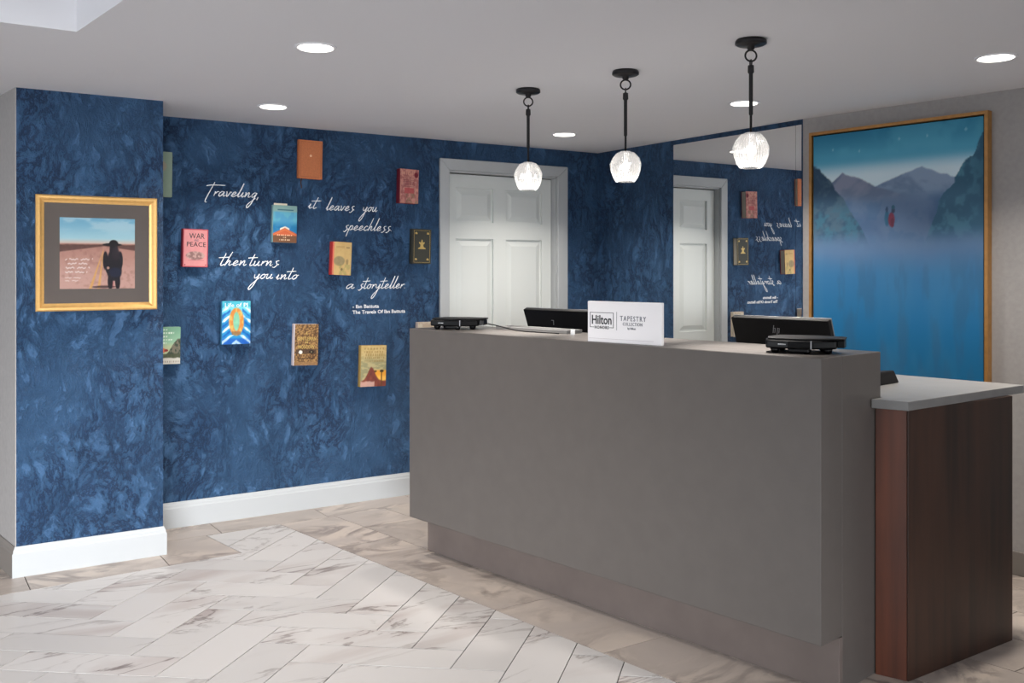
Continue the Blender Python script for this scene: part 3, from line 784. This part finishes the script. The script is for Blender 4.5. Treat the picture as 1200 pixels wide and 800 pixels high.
def cov_mos(u, v):
    n = F2(u * 26, v * 40); c = mix(C(96, 70, 50), C(172, 134, 86), sst(n, .38, .58))
    c = mix(c, C(74, 58, 50), (np.abs(v - .33) < .06) * (np.abs(u - .5) < .45) * .8)
    c = mix(c, C(240, 232, 220), np.hypot(u - .26, (v - .32) * 1.65) < .075); c = mix(c, C(26, 24, 24), np.hypot((u - .72) * .7, (v - .32) * 1.65) < .07)
    c = mix(c, C(210, 190, 150), (np.hypot((u - .72) * .7, (v - .33) * 1.65) < .03) * .6)
    c = mix(c, C(150, 116, 80), (v < .09) * .8); c = mix(c, C(60, 44, 36), (np.abs(v - .17) < .02) * (np.abs(u - .5) < .36) * (np.sin(u * 90) > -.4) * .9)
    c = mix(c, C(60, 44, 36), (np.abs(v - .105) < .006) * .8)
    return c
t = book('brown patterned book with white spine edge and two round emblems', -2.182, 0.965, 0.145, 0.24, 0.042, spine('white_dust_jacket', 208, 196, 198), cov_mos, 1.8)
for s_, zc, wd, sz in (('A', 0.058, 0.012, 0.024), ('GENTLEMAN', 0.026, 0.115, 0.028), ('IN', 0.008, 0.018, 0.016), ('MOSCOW', -0.022, 0.1, 0.028)):
    text_obj('title_lettering', s_, sz, M['goldfoil'], t, 0.0, -0.0432, zc, wd, bold=0.0006)

def cov_gold(u, v):
    c = mix(C(196, 168, 110), C(150, 146, 110), sst(.9 - v, 0, .4)); c = mix(c, C(214, 190, 140), sst(F1(u * 6, v * 20), .42, .6) * .5)
    for k in range(5): c = mix(c, C(140, 110, 64), (np.abs(v - (.92 - .075 * k)) < .026) * (np.abs(u - .52) < .4) * (np.sin(u * (52 + 9 * k)) > 0) * .55)
    c = mix(c, C(228, 158, 60), sst(.42 - v, 0, .05) * sst(u, .4, .5)); c = mix(c, C(244, 196, 96), sst(.3 - v, 0, .1) * sst(u, .5, .7) * .7)
    hill = .12 + .34 * np.exp(-((u - .42) / .2) ** 2) + .03 * F2(u * 12, v * 6); c = mix(c, mix(C(150, 80, 60), C(96, 52, 52), F3(u * 10, v * 10)), sst(hill - v, -.02, .02))
    c = mix(c, C(226, 190, 176), sst(.12 - v + .05 * F1(u * 14, v * 8), 0, .04) * (u < .55) * .7)
    c = mix(c, C(96, 66, 40), (np.abs(u - .83) < .02) * (v < .36)); c = mix(c, C(70, 56, 34), sst(1 - ((u - .83) / .09) ** 2 - ((v - .37) / .04) ** 2, 0, .4)); c = mix(c, C(70, 56, 34), sst(1 - ((u - .58) / .06) ** 2 - ((v - .37) / .03) ** 2, 0, .4) * .8)
    return c
book('golden book with desert sunset, palms and hill, lowest on the wall', -1.753, 0.818, 0.168, 0.249, 0.036, spine('golden_brown_card', 150, 124, 70), cov_gold, 1.5)

t = book('plain orange leather book with small emblem, highest on the wall', -2.151, 2.045, 0.143, 0.224, 0.032, mat('orange_leather', hx(196, 116, 72), 0.6, bump=0.3, scale=150, var=0.1), None, 1.0)
MB().lathe([(0.0075, 0), (0.0075, 0.0012), (0.003, 0.002)], 16).build('emblem', M['copper'], t).matrix_local = Matrix.Translation((0.0, -0.0318, 0.022)) @ Matrix.Rotation(math.radians(90), 4, 'X')
bd = MB(); MB.box(bd, -0.062, -0.0326, -0.102, 0.062, -0.0319, -0.1); bd.box(-0.062, -0.0326, 0.1, 0.062, -0.0319, 0.102); bd.box(-0.062, -0.0326, -0.1, -0.06, -0.0319, 0.1); bd.box(0.06, -0.0326, -0.1, 0.062, -0.0319, 0.1)
bd.build('tooled_border', mat('orange_leather_dark', hx(166, 94, 58), 0.6), t)
MB().tube([(-0.05, -0.02, -0.112), (-0.052, -0.012, -0.135), (-0.046, -0.006, -0.15), (-0.043, -0.004, -0.168)], 0.0035, 6, flat=0.4).build('ribbon', spine('dark_ribbon', 70, 50, 44), t)

def cov_red(u, v):
    c = mix(C(196, 134, 122), C(160, 96, 94), sst(F1(u * 9, v * 12), .38, .6)); c = mix(c, C(206, 156, 138), sst(F2(u * 14, v * 16), .5, .62) * .6)
    c = mix(c, C(206, 150, 128), (np.abs(v - .88) < .05) * (np.abs(u - .4) < .3) * (np.sin(u * 60) > -.2) * .8)
    c = mix(c, C(110, 30, 44), sst(1 - ((u - .86) / .12) ** 2 - ((v - .84) / .09) ** 2, 0, .4))
    c = mix(c, C(178, 78, 80), (np.abs(v - .37) < .075) * (np.abs(u - .5) < .26) * .85)
    for k in range(6): c = mix(c, C(110, 62, 66), (np.abs(v - (.74 - .05 * k)) < .008) * (np.abs(u - .45) < .3) * .6)
    c = mix(c, C(116, 104, 80), sst(F3(u * 8, v * 8), .5, .6) * (v < .3) * .5)
    return c
book('worn red book with mottled rose cover, nearest the top of the door', -1.518, 1.918, 0.128, 0.212, 0.05, spine('crimson_cloth', 116, 26, 42), cov_red, 1.4)

def cov_cream(u, v):
    c = mix(C(214, 184, 124), C(196, 160, 104), F1(u * 6, v * 8)); c = mix(c, C(222, 120, 96), (u < .07) * 1.0)
    c = mix(c, C(186, 150, 98), (np.abs(v - .85) < .03) * (np.abs(u - .4) < .22) * .7); c = mix(c, C(120, 96, 72), (np.abs(v - .83) < .02) * (np.abs(u - .8) < .1) * .8)
    c = mix(c, mix(C(132, 120, 92), C(160, 146, 108), F2(u * 14, v * 14)), sst(1 - ((u - .36) / .3) ** 2 - ((v - .42) / .15) ** 2, -.2, .3) * .85)
    c = mix(c, C(150, 146, 92), sst(F3(u * 7, v * 7), .42, .6) * (v < .32) * .5); c = mix(c, C(110, 92, 70), (np.hypot(u - .5, (v - .17) * 1.6) < .06) * .8)
    c = mix(c, C(140, 118, 84), sst(1 - ((u - .78) / .08) ** 2 - ((v - .4) / .1) ** 2, 0, .4) * .7)
    return c
book('yellowed cream book with bright red spine, middle of the wall', -1.964, 1.468, 0.12, 0.197, 0.05, spine('bright_red_cloth', 176, 52, 50), cov_cream, 2.4)

t = book('dark green book with gold corner marks and figure, beside the door frame', -1.427, 1.547, 0.13, 0.217, 0.044, spine('dark_green_cloth', 56, 56, 48), None, 1.2)
gf = MB()
for (a_, b_, c_, d_) in ((-0.056, -0.1, -0.0545, 0.1), (0.0545, -0.1, 0.056, 0.1), (-0.056, -0.1, 0.056, -0.0985), (-0.056, 0.0985, 0.056, 0.1)):
    gf.box(a_, -0.0446, b_, c_, -0.0441, d_)
gf.build('gilt_border', M['goldfoil'], t)
for sx in (-1, 1):
    for sz in (-1, 1):
        q = MB(); q.prism([(0, 0), (0.016, 0), (0.0155, 0.006), (0.011, 0.013), (0.006, 0.0125), (0, 0.011)], 0, 0.0006)
        q.v = [(sx * 0.041 - 0.007 + x, -0.0441 - z, sz * 0.081 - 0.005 + y) for x, y, z in q.v]
        q.build('corner_mark', M['goldfoil'], t)
q = MB(); q.prism([(-0.028, -0.03), (0.028, -0.03), (0.022, -0.022), (0.012, -0.018), (0.009, -0.004), (0.02, 0.008), (0.017, 0.014), (0.006, 0.01), (0.003, 0.028), (-0.003, 0.028), (-0.006, 0.01), (-0.02, 0.015), (-0.021, 0.008), (-0.01, -0.004), (-0.012, -0.018), (-0.022, -0.022)], 0, 0.0006)
q.v = [(x, -0.0441 - z, y + 0.014) for x, y, z in q.v]
q.build('gilt_figure', M['goldfoil'], t)

def cov_green(u, v):
    c = mix(C(150, 190, 158), C(120, 164, 136), sst(v, .55, 1)); c = mix(c, C(200, 196, 150), sst(.62 - v, 0, .18) * .7)
    c = mix(c, mix(C(60, 72, 58), C(120, 112, 96), sst(F2(u * 16, v * 14), .35, .6)), sst(.2 + .46 * sst(u, .3, .95) + .06 * F1(u * 20, v * 20) - v, -.02, .03))
    c = mix(c, C(206, 110, 74), sst(1 - ((u - .22) / .22) ** 2 - ((v - .37) / .075) ** 2, 0, .3)); c = mix(c, C(140, 50, 50), sst(1 - ((u - .42) / .09) ** 2 - ((v - .37) / .04) ** 2, 0, .4))
    c = mix(c, C(74, 80, 56), (v < .27) * .85); c = mix(c, C(206, 200, 188), sst(.16 + .05 * F3(u * 8, v * 4) - v, 0, .04)); c = mix(c, C(120, 108, 98), (np.abs(v - .06) < .022) * (np.sin(u * 70) > 0) * (u > .1) * .6)
    for zc, a_, b_ in ((.93, .18, .5), (.84, .08, .74), (.75, .22, .46), (.66, .05, .7), (.57, .1, .42)):
        c = mix(c, C(228, 236, 224), (np.abs(v - zc) < .022) * (u > a_) * (u < b_) * (np.sin(u * 62) > -.45) * .85)
    return c
book('pale green paperback with rocky ruins scene, low beside the pier corner', -2.957, 0.992, 0.128, 0.2, 0.03, spine('green_card', 130, 160, 140), cov_green, 0.8)
def cov_pale(u, v):
    c = mix(C(150, 168, 148), C(138, 158, 138), F1(u * 5, v * 6)); c = mix(c, C(176, 158, 136), sst(1 - ((u - .62) / .2) ** 2 - ((v - .68) / .13) ** 2, -.2, .5) * .8)
    return c
book('plain sage green book half hidden behind the blue pier, near the ceiling', -3.012, 1.914, 0.152, 0.243, 0.03, spine('sage_card', 136, 152, 136), cov_pale, 0.6)
def cov_hid(u, v):
    c = mix(C(206, 196, 176), C(190, 172, 152), sst(F1(u * 6, v * 9), .4, .6)); c = mix(c, C(196, 130, 96), (np.abs(u - .62) < .16) * (np.abs(v - .5) < .32) * .6); return c
book('cream and rose book on blue wall, mostly hidden behind the desk corner', -1.392, 0.976, 0.115, 0.195, 0.032, spine('cream_card', 190, 176, 168), cov_hid, 0.6)

# ------------------------------------------------------------------ white script lettering on the wall
def spl(pts, n=7):
    P = [Vector((p[0], p[1], 0)) for p in pts]
    if len(P) < 3: return [P[0].lerp(P[-1], i / 4) for i in range(5)]
    P = [P[0] * 2 - P[1]] + P + [P[-1] * 2 - P[-2]]; out = []
    for i in range(1, len(P) - 2):
        p0, p1, p2, p3 = P[i - 1:i + 3]
        for k in range(n):
            t = k / n
            out.append(0.5 * ((2 * p1) + (p2 - p0) * t + (2 * p0 - 5 * p1 + 4 * p2 - p3) * t * t + (3 * p1 - p0 - 3 * p2 + p3) * t ** 3))
    out.append(P[-2]); return out
GL = {
 'a': (1.15, [[(.85, .85), (.5, 1), (.12, .6), (.12, .1), (.4, .05), (.75, .6), (.88, .95), (.82, .2), (1.0, .02), (1.25, .3)]]),
 'e': (.95, [[(-.05, .2), (.4, .45), (.72, .8), (.5, 1.02), (.18, .65), (.15, .18), (.42, 0), (.95, .32)]]),
 'i': (.6, [[(-.02, .25), (.25, .98), (.18, .25), (.32, .02), (.62, .3)]]),
 'l': (.62, [[(-.02, .25), (.4, 1.3), (.58, 2.25), (.3, 1.1), (.2, .2), (.34, .0), (.66, .3)]]),
 'n': (1.1, [[(.0, .9), (.15, .95), (.1, .02), (.32, .6), (.62, 1.0), (.74, .75), (.68, .2), (.84, .02), (1.12, .28)]]),
 'o': (.92, [[(.5, 1), (.15, .75), (.06, .3), (.3, 0), (.64, .3), (.7, .78), (.48, 1), (.66, .84), (.98, .9)]]),
 'r': (.75, [[(.1, .0), (.16, .92), (.24, .55), (.5, .92), (.82, .92)]]),
 's': (.9, [[(.82, 1.1), (.5, 1.0), (.4, .72), (.62, .42), (.62, .02), (.3, -.28), (.0, -.2)], [(.62, .15), (.95, .3)]]),
 't': (.68, [[(.42, 2.0), (.24, 1.0), (.16, .25), (.32, .0), (.7, .25)], [(-.45, 1.42), (1.05, 1.5)]]),
 'T': (1.3, [[(.95, 2.25), (.62, 1.1), (.3, -.6), (.35, -1.0), (.62, -1.02)], [(-.3, 1.72), (.8, 1.86), (2.9, 1.88)]]),
 'u': (1.1, [[(.02, .85), (.12, .95), (.06, .25), (.26, .0), (.62, .4), (.76, .98), (.7, .22), (.88, .02), (1.14, .28)]]),
 'v': (.9, [[(.0, .92), (.1, .95), (.24, .02), (.5, .35), (.72, .95), (.95, .88)]]),
 'y': (1.0, [[(.02, .92), (.06, .4), (.24, .12), (.55, .4), (.78, .98), (.6, -.1), (.3, -1.15), (-.1, -1.75), (-.32, -1.6), (-.18, -1.15), (.35, -.45), (1.02, .3)]]),
 'g': (1.05, [[(.85, .88), (.5, 1), (.14, .6), (.16, .15), (.42, .1), (.8, .7), (.86, .95), (.66, -.1), (.35, -1.15), (-.05, -1.7), (-.28, -1.5), (-.05, -1.0), (.9, -.1)]]),
 'p': (.95, [[(.22, 1.0), (.08, .0), (-.12, -1.1), (.14, .5), (.5, 1.0), (.76, .78), (.6, .18), (.28, .06), (.95, .3)]]),
 'c': (.8, [[(.74, .85), (.46, 1.0), (.12, .6), (.14, .15), (.42, 0), (.84, .3)]]),
 'h': (1.1, [[(.56, 2.25), (.28, 1.1), (.06, -.02), (.28, .55), (.56, .98), (.72, .82), (.66, .25), (.82, .02), (1.12, .3)]]),
 ',': (.3, [[(.16, .1), (.06, -.4)]]), '.': (.3, [[(.1, .02), (.17, .12)]]),
}
def script_word(s, x0, x1, z, xh, parent, r=0.0024, oz=0.0):
    strokes = []; x = 0
    for ch in s:
        adv, st = GL[ch]
        for q in st:
            q = [(px, 1 + (py - 1) * 1.5 if py > 1.1 else (py * 1.3 if py < 0 else py)) for px, py in q]
            strokes.append([(p.x * 1.0 + x + p.y * 0.26, p.y) for p in spl(q)])
        x += adv * 1.08
    xs = [p[0] for q in strokes for p in q]; a_, b_ = min(xs), max(xs); k = (x1 - x0) / (b_ - a_)
    mb = MB()
    for q in strokes:
        pts = [(x0 + (p[0] - a_) * k, -0.0014, z + p[1] * xh) for p in q]
        n = len(pts)
        rr = [r * (0.75 + 0.35 * math.sin(math.pi * min(1, max(0, i / (n - 1))))) for i in range(n)]
        mb.tube(pts, rr, 6, flat=0.45)
    return mb.build('word', M['white'], parent)
LGp = 'quotation lettering on the blue wall'
def phrase(label, words, xh=0.0265):
    cx = words[0][1]; cz = words[0][3]
    t = thing('wall_lettering', label, 'lettering', (cx, 0, cz), 0, LGp)
    for s_, a_, b_, z in words: script_word(s_, a_ - cx, b_ - cx, z - cz, xh, t)
    return t
phrase('white script word traveling with long crossed first letter', [('Traveling,', -2.754, -2.455, 1.811)])
phrase('white script words it leaves you speechless on two lines', [('it', -2.156, -2.075, 1.762), ('leaves', -2.045, -1.862, 1.756), ('you', -1.835, -1.712, 1.757), ('speechless.', -1.936, -1.618, 1.640)])
phrase('white script words then turns you into on two lines', [('then', -2.677, -2.522, 1.425), ('turns', -2.511, -2.330, 1.424), ('you', -2.512, -2.368, 1.350), ('into', -2.35, -2.212, 1.346)])
phrase('white script words a storyteller above the small print credit', [('a', -1.914, -1.862, 1.288), ('storyteller.', -1.84, -1.524, 1.287)])
t = thing('wall_lettering', 'small white print credit in two lines below the script', 'lettering', (-1.875, 0, 1.135), 0, LGp)
text_obj('text_line', '- Ibn Battuta', 0.030, M['white'], t, 0.0, -0.0012, 0.034, 0.174, bold=0.0005, align='LEFT')
text_obj('text_line', 'The Travels Of Ibn Battuta', 0.030, M['white'], t, 0.0, -0.0012, 0.0, 0.353, bold=0.0005, align='LEFT')

# ------------------------------------------------------------------ recessed downlights
def downlight(x, y, label):
    t = thing('recessed_downlight', label, 'ceiling light', (x, y, H), 0, 'recessed ceiling downlights')
    MB().lathe([(0.078, 0.0), (0.078, -0.003), (0.072, -0.006), (0.064, -0.004), (0.064, -0.0005)], 36).build('trim_ring', M['ceiling'], t, smooth=True)
    MB().lathe([(0.063, -0.0045), (0.063, -0.007), (0.001, -0.0075)], 36).build('lens', M['lamp'], t)
    l = bpy.data.lights.new('downlight_beam', 'AREA'); l.shape = 'DISK'; l.size = 0.12; l.energy = DOWN_W; l.color = (1, 0.93, 0.84); l.spread = math.radians(115)
    o = bpy.data.objects.new('downlight_beam', l); COL.objects.link(o); o.parent = t; o.location = (0, 0, -0.012)
    return t
DOWN_W = 8.5
downlight(-2.884, -1.966, 'white round downlight in ceiling nearest the raised tray')
downlight(-2.583, -0.626, 'white round downlight in ceiling close to the book wall')
downlight(-0.762, -0.640, 'white round downlight in ceiling near the blue wall corner')
downlight(-0.654, -2.003, 'white round downlight in ceiling behind the third pendant rod')
downlight(-0.591, -3.258, 'white round downlight in ceiling above the tall painting, far right')

# ------------------------------------------------------------------ pendants
def pendant():
    t = thing('pendant_lamp', 'x', 'pendant lamp', (0, 0, H), 0, 'crystal globe pendants above the desk')
    MB().lathe([(0.052, 0.0), (0.056, -0.006), (0.056, -0.016), (0.048, -0.021), (0.014, -0.023), (0.013, -0.034), (0.008, -0.038), (0.0005, -0.039)], 36).build('canopy', M['bronze'], t, smooth=True)
    ring = [(0.021 * math.cos(a), 0.0, -0.058 + 0.020 * math.sin(a)) for a in [2 * math.pi * k / 24 for k in range(24)]]
    MB().tube(ring, 0.0034, 8, closed=True).build('ring', M['bronze'], t, smooth=True)
    hook = [(0.0, 0.009 * math.cos(a), -0.084 + 0.011 * math.sin(a)) for a in [2 * math.pi * k / 20 for k in range(20)]]
    MB().tube(hook, 0.0028, 8, closed=True).build('hook', M['bronze'], t, smooth=True)
    MB().lathe([(0.004, -0.090), (0.011, -0.094), (0.0115, -0.118), (0.0085, -0.122), (0.0072, -0.124), (0.0072, -0.27), (0.0045, -0.274), (0.0045, -0.337), (0.0005, -0.338)], 16).build('rod', M['bronze'], t, smooth=True)
    MB().lathe([(0.020, -0.336), (0.022, -0.340), (0.016, -0.344), (0.016, -0.372), (0.012, -0.378), (0.0005, -0.379)], 18).build('socket', M['chrome'], t, smooth=True)
    # faceted cut-crystal globe with an open flat bottom
    g = MB(); seg = 18; R = 0.0645; zc = -0.404; rg = random.Random(5)
    rows_ = [(-0.338, 0.024), (-0.346, 0.040), (-0.366, 0.056), (-0.392, 0.0645), (-0.420, 0.0630), (-0.446, 0.053), (-0.464, 0.040)]
    vs = []; fs = []
    for j, (z, r) in enumerate(rows_):
        for k in range(seg):
            a = 2 * math.pi * (k + 0.5 * (j % 2)) / seg; rr = r * (1 + rg.uniform(-0.035, 0.035))
            vs.append((rr * math.cos(a), rr * math.sin(a), z + rg.uniform(-0.003, 0.003) * (0 < j < 6)))
    for j in range(len(rows_) - 1):
        for k in range(seg):
            a0, a1 = j * seg + k, j * seg + (k + 1) % seg; b0, b1 = a0 + seg, a1 + seg
            if j % 2 == 0: fs += [(a0, a1, b0), (a1, b1, b0)]
            else: fs += [(a0, a1, b1), (a0, b1, b0)]
    g.add(vs, fs)
    # ribs on the inside of the glass
    for k in range(seg * 2):
        a = math.pi * k / seg
        pts = [((r - 0.004) * math.cos(a), (r - 0.004) * math.sin(a), z) for z, r in rows_[1:]]
        g.tube(pts, 0.0016, 4)
    g.build('crystal_globe', M['crystal'], t)
    MB().lathe([(0.004, -0.378), (0.011, -0.384), (0.0145, -0.396), (0.0145, -0.408), (0.010, -0.420), (0.0005, -0.426)], 16).build('bulb', M['bulb'], t, smooth=True)
    l = bpy.data.lights.new('pendant_glow', 'POINT'); l.energy = 0.4; l.color = (1, 0.94, 0.86); l.shadow_soft_size = 0.03
    o = bpy.data.objects.new('pendant_glow', l); COL.objects.link(o); o.parent = t; o.location = (0, 0, -0.44)
    l = bpy.data.lights.new('pendant_beam', 'SPOT'); l.energy = 60.0; l.color = (1, 0.95, 0.89); l.shadow_soft_size = 0.03
    l.spot_size = math.radians(60); l.spot_blend = 1.0
    o = bpy.data.objects.new('pendant_beam', l); COL.objects.link(o); o.parent = t; o.location = (0, 0, -0.470)
    return t
p0 = pendant()
spots = [((-1.754, -1.712), 'black pendant with crystal globe hanging in front of the white door'),
         ((-1.639, -2.268), 'black pendant with crystal globe, middle of the three'),
         ((-1.607, -2.932), 'black pendant with crystal globe hanging in front of the mirror')]
for i, ((x, y), lb) in enumerate(spots):
    o = p0 if i == 0 else copy_tree(p0)
    o.location = (x, y, H); o['label'] = lb
    o.rotation_euler = (0, 0, -0.578 + (0.15, -0.1, 0.1)[i])

# ------------------------------------------------------------------ things on the desk
# white sign block
sg = thing('counter_sign', 'white acrylic sign block with dark lettering standing on the desk top', 'sign', dl_(0.034, 1.362, DH), -math.pi / 2 + DA + 0.07)
SWd, SH = 0.355, 0.162
MB().box(-SWd / 2, -0.014, 0, SWd / 2, 0.004, SH).build('block', M['acrylic'], sg, 0.0025)
MB().box(-SWd / 2 + 0.006, -0.0152, 0.014, SWd / 2 - 0.036, -0.0141, 0.0155).build('engraved_line', mat('pale_grey_line', hx(206, 200, 202), 0.4), sg)
yl = -0.0146
fr = MB()
X0, X1, Z0, Z1 = -0.165, -0.047, 0.058, 0.118
for q in ((X0, Z1 - 0.002, X1, Z1), (X0, Z0, X0 + 0.002, Z1), (X1 - 0.002, Z0, X1, Z1), (X0, Z0, X0 + 0.02, Z0 + 0.002), (X1 - 0.022, Z0, X1, Z0 + 0.002)):
    fr.box(q[0], yl - 0.0004, q[1], q[2], yl + 0.0006, q[3])
fr.build('logo_frame', M['ink'], sg)
text_obj('lettering', 'Hilton', 0.050, M['ink'], sg, (X0 + X1) / 2, yl, 0.072, 0.098, bold=0.0008)
text_obj('lettering', 'HONORS', 0.016, M['ink'], sg, (X0 + X1) / 2, yl, 0.0535, 0.07, bold=0.0003, spacing=1.2)
MB().box(-0.0325, yl - 0.0004, 0.05, -0.0315, yl + 0.0006, 0.122).build('divider', M['ink_light'], sg)
text_obj('lettering', 'TAPESTRY', 0.028, M['ink_light'], sg, 0.046, yl, 0.088, 0.122, spacing=1.3)
text_obj('lettering', 'COLLECTION', 0.018, M['ink_light'], sg, 0.044, yl, 0.070, 0.092, spacing=1.2)
text_obj('lettering', 'by Hilton', 0.012, M['ink_light'], sg, 0.040, yl, 0.0555, 0.038)

# low black card terminals with feet
def terminal(label, loc, rz):
    t = thing('card_terminal', label, 'terminal', loc, rz, 'black card terminals on the desk top')
    b = MB().prism([(-0.105, -0.085), (-0.03, -0.105), (0.055, -0.105), (0.125, -0.06), (0.125, 0.06), (0.05, 0.1), (-0.09, 0.09), (-0.118, 0.0)], 0.017, 0.046)
    b.build('body', M['black'], t, 0.006, seg=3)
    MB().prism([(-0.1, -0.078), (-0.03, -0.098), (0.05, -0.098), (0.15, -0.05), (0.15, 0.055), (0.05, 0.095), (-0.085, 0.085), (-0.11, 0.0)], 0.0465, 0.053).build('top_plate', M['blackmatte'], t, 0.003)
    MB().box(-0.062, -0.1035, 0.030, -0.008, -0.098, 0.034).build('card_slot', M['silver'], t, 0.001)
    MB().box(0.045, -0.1075, 0.018, 0.049, -0.100, 0.046).build('seam_strip', M['greylogo'], t)
    MB().prism([(0.126, -0.045), (0.150, -0.035), (0.150, 0.03), (0.126, 0.04)], 0.02, 0.046).build('end_block', M['black'], t, 0.003)
    for (x, y) in ((-0.075, -0.07), (0.03, -0.085), (0.095, -0.045), (-0.07, 0.06), (0.07, 0.06)):
        MB().lathe([(0.009, 0.0), (0.015, 0.008), (0.017, 0.018)], 14, (x, y)).build('foot', M['black'], t, smooth=True)
    MB().prism([(-0.03, -0.1), (0.04, -0.105), (0.04, -0.06), (-0.03, -0.06)], 0.004, 0.02).build('reader_block', M['black'], t, 0.005)
    return t
terminal('black card terminal with feet at the far left end of the desk', dl_(0.155, 0.172, DH), -math.pi / 2 + DA + 0.62)
terminal('black card terminal with feet at the near end of the desk', dl_(0.185, 2.03, DH), -math.pi / 2 + DA + 0.42)
cb = [dl_(0.205, 0.335, DH + 0.03), dl_(0.21, 0.40, DH + 0.024), dl_(0.215, 0.53, DH + 0.006), dl_(0.222, 0.60, DH + 0.003), dl_(0.23, 0.72, DH + 0.003), dl_(0.235, 0.80, DH + 0.003)]
sm = [tuple(p) for p in cb]
tag(MB().tube(sm, 0.0026, 6).build('cable', M['blackmatte'], None, smooth=True), 'thin black cable running from left terminal along the desk top', 'cable')
ty = thing('desk_tray', 'thin flat grey tray lying along the far edge of the desk top', 'tray', dl_(0.315, 0.58, DH), -math.pi / 2 + DA)
MB().box(-0.24, -0.05, 0.0, 0.24, 0.05, 0.006).build('base', M['worktop'], ty, 0.002)
rm = MB(); rm.box(-0.24, -0.05, 0.006, 0.24, -0.044, 0.016); rm.box(-0.24, 0.044, 0.006, 0.24, 0.05, 0.016); rm.box(-0.24, -0.044, 0.006, -0.234, 0.044, 0.016); rm.box(0.234, -0.044, 0.006, 0.24, 0.044, 0.016)
rm.build('rim', M['worktop'], ty, 0.0015)
tag(MB().lathe([(0.009, 0), (0.0095, 0.002), (0.0095, 0.020), (0.0085, 0.023), (0.001, 0.0235)], 20).build('white_cap', M['white'], None, 0.0, True), 'small white cylindrical cap standing on the desk beside the sign', 'cap').location = dl_(0.235, 0.885, DH)

# monitors behind the desk, seen from the back
def monitor(label, loc, rz, w, h, tilt, logo):
    t = thing('computer_monitor', label, 'monitor', loc, rz, 'computer monitors on the staff worktop')
    T = Matrix.Translation((0, 0, 0.045)) @ Matrix.Rotation(tilt, 4, 'X')
    def put(mb): mb.v = [tuple(T @ Vector(p)) for p in mb.v]; return mb
    put(MB().box(-w / 2, -0.008, 0, w / 2, 0.016, h)).build('back_shell', M['blackmatte'], t, 0.003)
    put(MB().box(-w / 2 - 0.001, 0.0165, -0.001, w / 2 + 0.001, 0.021, h + 0.001)).build('bezel', M['silver'], t, 0.001)
    put(MB().box(-w / 2 + 0.012, 0.0212, 0.012, w / 2 - 0.012, 0.0222, h - 0.012)).build('screen', M['black'], t)
    put(MB().box(-0.06, -0.03, 0.02, 0.06, -0.0082, 0.1)).build('hinge_block', M['blackmatte'], t, 0.004)
    MB().box(-0.035, -0.012, 0.004, 0.035, 0.02, 0.07).build('stand_neck', M['blackmatte'], t, 0.004)
    MB().box(-0.1, -0.05, 0.0, 0.1, 0.10, 0.008).build('stand_base', M['blackmatte'], t, 0.003)
    lg = MB()
    if logo == 'hp':
        for (x, z0, z1) in ((-0.013, 0.0, 0.034), (-0.005, 0.0, 0.022), (0.006, -0.006, 0.022), (0.014, 0.0, 0.022)):
            lg.add([(x + z0 * .3 - .001, -0.0088, z0), (x + z0 * .3 + .0016, -0.0088, z0), (x + z1 * .3 + .0016, -0.0088, z1), (x + z1 * .3 - .001, -0.0088, z1),
                    (x + z0 * .3 - .001, -0.0081, z0), (x + z0 * .3 + .0016, -0.0081, z0), (x + z1 * .3 + .0016, -0.0081, z1), (x + z1 * .3 - .001, -0.0081, z1)],
                   [(0, 1, 2, 3), (7, 6, 5, 4), (0, 4, 5, 1), (1, 5, 6, 2), (2, 6, 7, 3), (3, 7, 4, 0)])
        lg.box(-0.008, -0.0088, 0.0205, -0.0005, -0.0081, 0.0225); lg.box(0.011, -0.0088, 0.0205, 0.018, -0.0081, 0.0225)
        ox, oz = -0.02, h - 0.062
    else:
        lg.box(-0.009, -0.0088, 0.020, 0.008, -0.0081, 0.0225)
        lg.add([(-.002, -.0088, -.004), (.0012, -.0088, -.004), (.008, -.0088, .02), (.0048, -.0088, .02), (-.002, -.0081, -.004), (.0012, -.0081, -.004), (.008, -.0081, .02), (.0048, -.0081, .02)],
               [(0, 1, 2, 3), (7, 6, 5, 4), (0, 4, 5, 1), (1, 5, 6, 2), (2, 6, 7, 3), (3, 7, 4, 0)])
        ox, oz = -0.03, h - 0.075
    lg.v = [tuple(T @ Vector((x + ox, y, z + oz))) for x, y, z in lg.v]
    lg.build('logo', M['greylogo'], t)
    return t
monitor('black monitor behind the desk, close to the white door, seen from behind', dl_(0.70, 0.385, 0.9535), -math.pi / 2 + DA, 0.46, 0.21, math.radians(20), 'slash')
monitor('black monitor behind the desk in front of the mirror, seen from behind', dl_(0.70, 1.668, 0.9535), -math.pi / 2 + DA, 0.448, 0.215, math.radians(20), 'hp')
# dark wedge terminal on the lower worktop
ph_ = thing('desk_phone', 'low black wedge shaped phone on the lower worktop beside the painting', 'phone', dl_(0.68, 1.97, 0.9535), DA)
wd = MB(); wd.add([(-0.12, -0.09, 0), (0.19, -0.09, 0), (0.19, 0.09, 0), (-0.12, 0.09, 0), (-0.11, -0.075, 0.05), (0.165, -0.08, 0.050), (0.165, 0.08, 0.034), (-0.11, 0.08, 0.036)],
                  [(3, 2, 1, 0), (4, 5, 6, 7), (0, 1, 5, 4), (1, 2, 6, 5), (2, 3, 7, 6), (3, 0, 4, 7)])
wd.build('body', M['blackmatte'], ph_, 0.006)
MB().box(-0.1, -0.06, 0.049, -0.05, 0.07, 0.068).build('handset', M['blackmatte'], ph_, 0.008)
